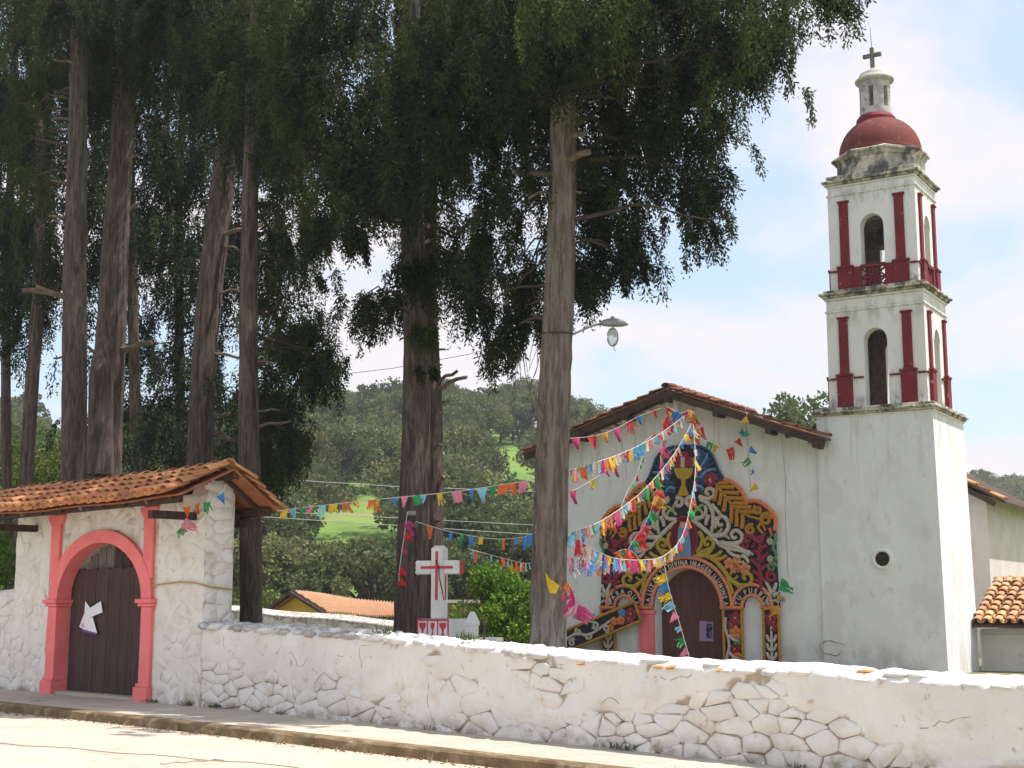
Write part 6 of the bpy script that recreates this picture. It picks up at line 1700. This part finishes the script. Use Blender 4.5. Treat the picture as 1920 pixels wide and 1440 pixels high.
garland('sparse bunting hanging between the thick trunk and the grey trunk, above the white cross', [(780, 978, 22.6), (845, 997, 22), (920, 1010, 21.4), (975, 1008, 20.6), (1005, 998, 19.9)], 'yobbgbg', ['tri', 'rect'], .12, .30)
garland('short sparse bunting over the round bush beside the grey trunk', [(880, 1030, 24), (945, 1047, 23), (985, 1056, 21.5), (1010, 1052, 20)], 'ywblo', ['tri', 'rect'], .13, .30)
garland('bunting climbing from the grey trunk to the church gable, uppermost of the full strings', [(1068, 882, 19.8), (1150, 856, 25), (1205, 832, 29), (1245, 808, 32), (1283, 780, 35.2)], ALL, ['rect', 'clump', 'rect'], .165, .26, jit=.5)
garland('bunting rising steeply from the grey trunk across the decorated portal to the gable', [(1070, 998, 19.8), (1130, 975, 23.5), (1200, 925, 28), (1250, 870, 31.5), (1280, 825, 33.5), (1296, 795, 35)], ALL, ['rect', 'clump', 'rect'], .165, .24, jit=.5)
garland('bunting looping low in front of the portal and up to the gable', [(1068, 1003, 19.8), (1110, 1028, 21), (1150, 1046, 23), (1200, 1050, 25), (1243, 1043, 27), (1275, 1012, 29), (1292, 960, 30.5), (1304, 880, 33), (1300, 795, 35)], ALL, ['rect', 'clump', 'rect'], .17, .24, jit=.5)
garland('string of pennants dropping from the low loop in front of the door', [(1243, 1045, 27), (1252, 1095, 27), (1263, 1135, 27), (1273, 1165, 27), (1283, 1200, 27), (1292, 1232, 27)], 'yblpmgoyl', ['tri', 'clump'], .18, .21)
garland('dark bunting hung close under the left slope of the church roof', [(1066, 822, 34.2), (1110, 818, 34.5), (1150, 806, 34.8), (1195, 782, 35.2), (1240, 765, 35.3)], 'rrmgab', ['tri', 'clump'], .24, .42)
garland('triangular pennants before the church wall between two full strings', [(1066, 925, 33), (1112, 899, 33.4), (1147, 874, 33.8), (1180, 850, 34.2), (1225, 815, 34.8)], 'mgmryr', 'tri', .22, .48)
garland('thin string of red and green pennants down the church wall left of the portal', [(1213, 842, 35.2), (1202, 866, 35.0), (1194, 890, 34.8), (1185, 907, 34.6), (1174, 926, 34.4), (1152, 985, 33.6)], 'rrrgbo', 'tri', .15, .36)
garland('short string of pennants right of the gable peak', [(1303, 790, 35), (1322, 822, 35), (1345, 836, 35), (1362, 842, 35), (1378, 832, 35), (1388, 808, 35)], 'rbargab', ['tri', 'clump'], .20, .26)
garland('vertical string of pennants on the plain wall right of the portal', [(1397, 764, 34.4), (1402, 790, 34.4), (1405, 830, 34.4), (1406, 860, 34.4), (1416, 890, 34.4), (1422, 930, 34.4)], 'yobmgbr', ['tri', 'clump'], .18, .36)
garland('cluster of dark red and blue paper hanging from the gable peak over the portal', [(1262, 765, 35.3), (1245, 790, 35.2), (1240, 830, 35.1), (1238, 880, 35), (1228, 930, 34.8), (1213, 975, 34.6), (1190, 1010, 34.4), (1168, 1045, 34.2)], DK, ['clump', 'rect'], .30, .20)
garland('dark bunting fringing the gable peak', [(1250, 762, 35.3), (1275, 775, 35.2), (1296, 770, 35.2), (1312, 800, 35.1), (1290, 815, 35.1)], 'rbmraw', ['clump', 'tri'], .26, .16)
garland('low string of paper from the grey trunk to the left edge of the portal', [(1066, 1046, 19.9), (1090, 1048, 22), (1120, 1052, 26), (1150, 1056, 29), (1170, 1050, 31)], 'wbopbr', ['rect', 'clump'], .18, .42)
garland('red and orange paper bunched before the left side of the portal', [(1150, 1038, 32), (1172, 1030, 32.2), (1192, 1040, 32.4), (1200, 1060, 32.4)], 'orrgmo', ['clump', 'rect'], .28, .16)
garland('string of green, blue and orange paper at the right edge of the portal', [(1464, 1080, 34), (1462, 1100, 34), (1458, 1120, 34), (1462, 1150, 34)], 'gabog', 'clump', .24, .17)
garland('bundle of pink, green and orange paper hanging on the right side of the grey trunk', [(1068, 1096, 19.7), (1076, 1112, 19.6), (1080, 1130, 19.6), (1080, 1160, 19.6)], 'pmgoro', 'clump', .20, .085)
garland('blue and magenta paper flags pinned down the thick trunk', [(764, 960, 22.6), (760, 990, 22.6), (754, 1030, 22.6), (749, 1068, 22.6), (748, 1092, 22.6)], 'bbmymr', ['tri', 'tri', 'clump'], .135, .25)
garland('small flags hanging on the right pier of the gate', [(424, 908, 20.8), (415, 925, 20.75), (392, 940, 20.8), (368, 945, 20.9), (350, 950, 20.9)], 'gorbb', ['tri', 'clump'], .11, .17)
garland('green and pink paper strips hanging from the gate beam', [(345, 975, 21.05), (342, 985, 21.05), (334, 995, 21.1)], 'gpyp', ['clump', 'rect'], .15, .055)
# yellow pennant on the grey trunk
o = MB(); q = [at(1022, 1072, 19.62), at(1031, 1085, 19.6), at(1049, 1098, 19.58), at(1042, 1113, 19.57), at(1030, 1112, 19.6), at(1026, 1095, 19.63)]
o.add(q, [(0, 1, 5), (1, 2, 3, 4, 5)]); props(o.build('pennant', PC['y']), 'single yellow paper pennant pinned low on the grey trunk', 'pennant')
o = MB(); o.hexa([at(x, y, d) for d in (22.66,) for x, y in ((764, 966), (780, 966))] + [at(780, 966, 22.75), at(764, 966, 22.75)] + [at(764, 958, 22.66), at(780, 958, 22.66), at(780, 958, 22.75), at(764, 958, 22.75)]); props(o.build('junction_box', m_metal), 'small grey box fixed on the thick trunk', 'box')

# ------------------------------------------------------------------ weeds, gutter litter
gr_ = np.random.default_rng(8); Vs = []; Ts = []
spots = [(P(s, d, z) if z < .2 else WALL.pt(s, d, z), h) for s, d, z, h in [(.95, .02, .12, .10), (-.75, .03, .12, .08), (8.55, .02, .12, .09), (8.75, .02, .12, .09), (10.9, .02, .12, .06), (4.5, -.1, 1.25, .10), (5.0, 1.0, .12, .025), (10.0, 1.05, .12, .02), (-2.3, 1.1, .12, .03), (2.2, 2.3, .0, .02), (6.1, -.08, 1.19, .13), (.2, .03, .12, .09), (12.6, .02, .12, .06), (5.6, .02, .12, .06), (2.5, .02, .12, .06)]]
for c, h in spots:
    n = 60; p = c + gr_.normal(size=(n, 3)) * np.array([.07, .04, .0]); d = gr_.normal(size=(n, 3)) * .5 + np.array([0, 0, .9])
    Vs.append(leaf_quads(p, d, h * gr_.uniform(.5, 1.2, n), h * .14, gr_)); Ts.append(gr_.random(n) * .6)
props(link('weeds', quad_mesh('weeds', np.concatenate(Vs), np.concatenate(Ts), mat('weed_leaves', (.05, .075, .02), (.08, .10, .03), 3, rough=.8, attr=('tint', (.14, .17, .05))))), kind='stuff')
n = 900; s = gr_.uniform(-9, 12, n); dd = 1.68 + np.abs(gr_.normal(size=n)) * .10
p = np.array([P(a, b_, .006 + gr_.random() * .01) for a, b_ in zip(s, dd)]); d = gr_.normal(size=(n, 3)) * np.array([1, 1, .25])
props(link('gutter_litter', quad_mesh('gutter_litter', leaf_quads(p, d, gr_.uniform(.02, .07, n), gr_.uniform(.01, .03, n), gr_), gr_.random(n), mat('dry_leaves', (.20, .12, .06), (.34, .24, .14), 12, rough=.95))), kind='stuff')
print('leaf quads', nq, 'stones', n1, n2, 'hill', nt_, nb_)

# ------------------------------------------------------------------ air
hz = MB(); hz.hexa([(-490, -64, -4), (490, -64, -4), (490, 650, -4), (-490, 650, -4), (-490, -64, 90), (490, -64, 90), (490, 650, 90), (-490, 650, 90)])
hm = bpy.data.materials.new('haze'); hm.use_nodes = True; ht = hm.node_tree; ht.nodes.clear()
ho = ht.nodes.new('ShaderNodeOutputMaterial'); hv = ht.nodes.new('ShaderNodeVolumePrincipled')
hv.inputs['Color'].default_value = (.93, .95, 1, 1); hv.inputs['Density'].default_value = 0.00042; hv.inputs['Anisotropy'].default_value = 0.2
ht.links.new(hv.outputs[0], ho.inputs['Volume'])
props(hz.build('haze', hm), kind='stuff')
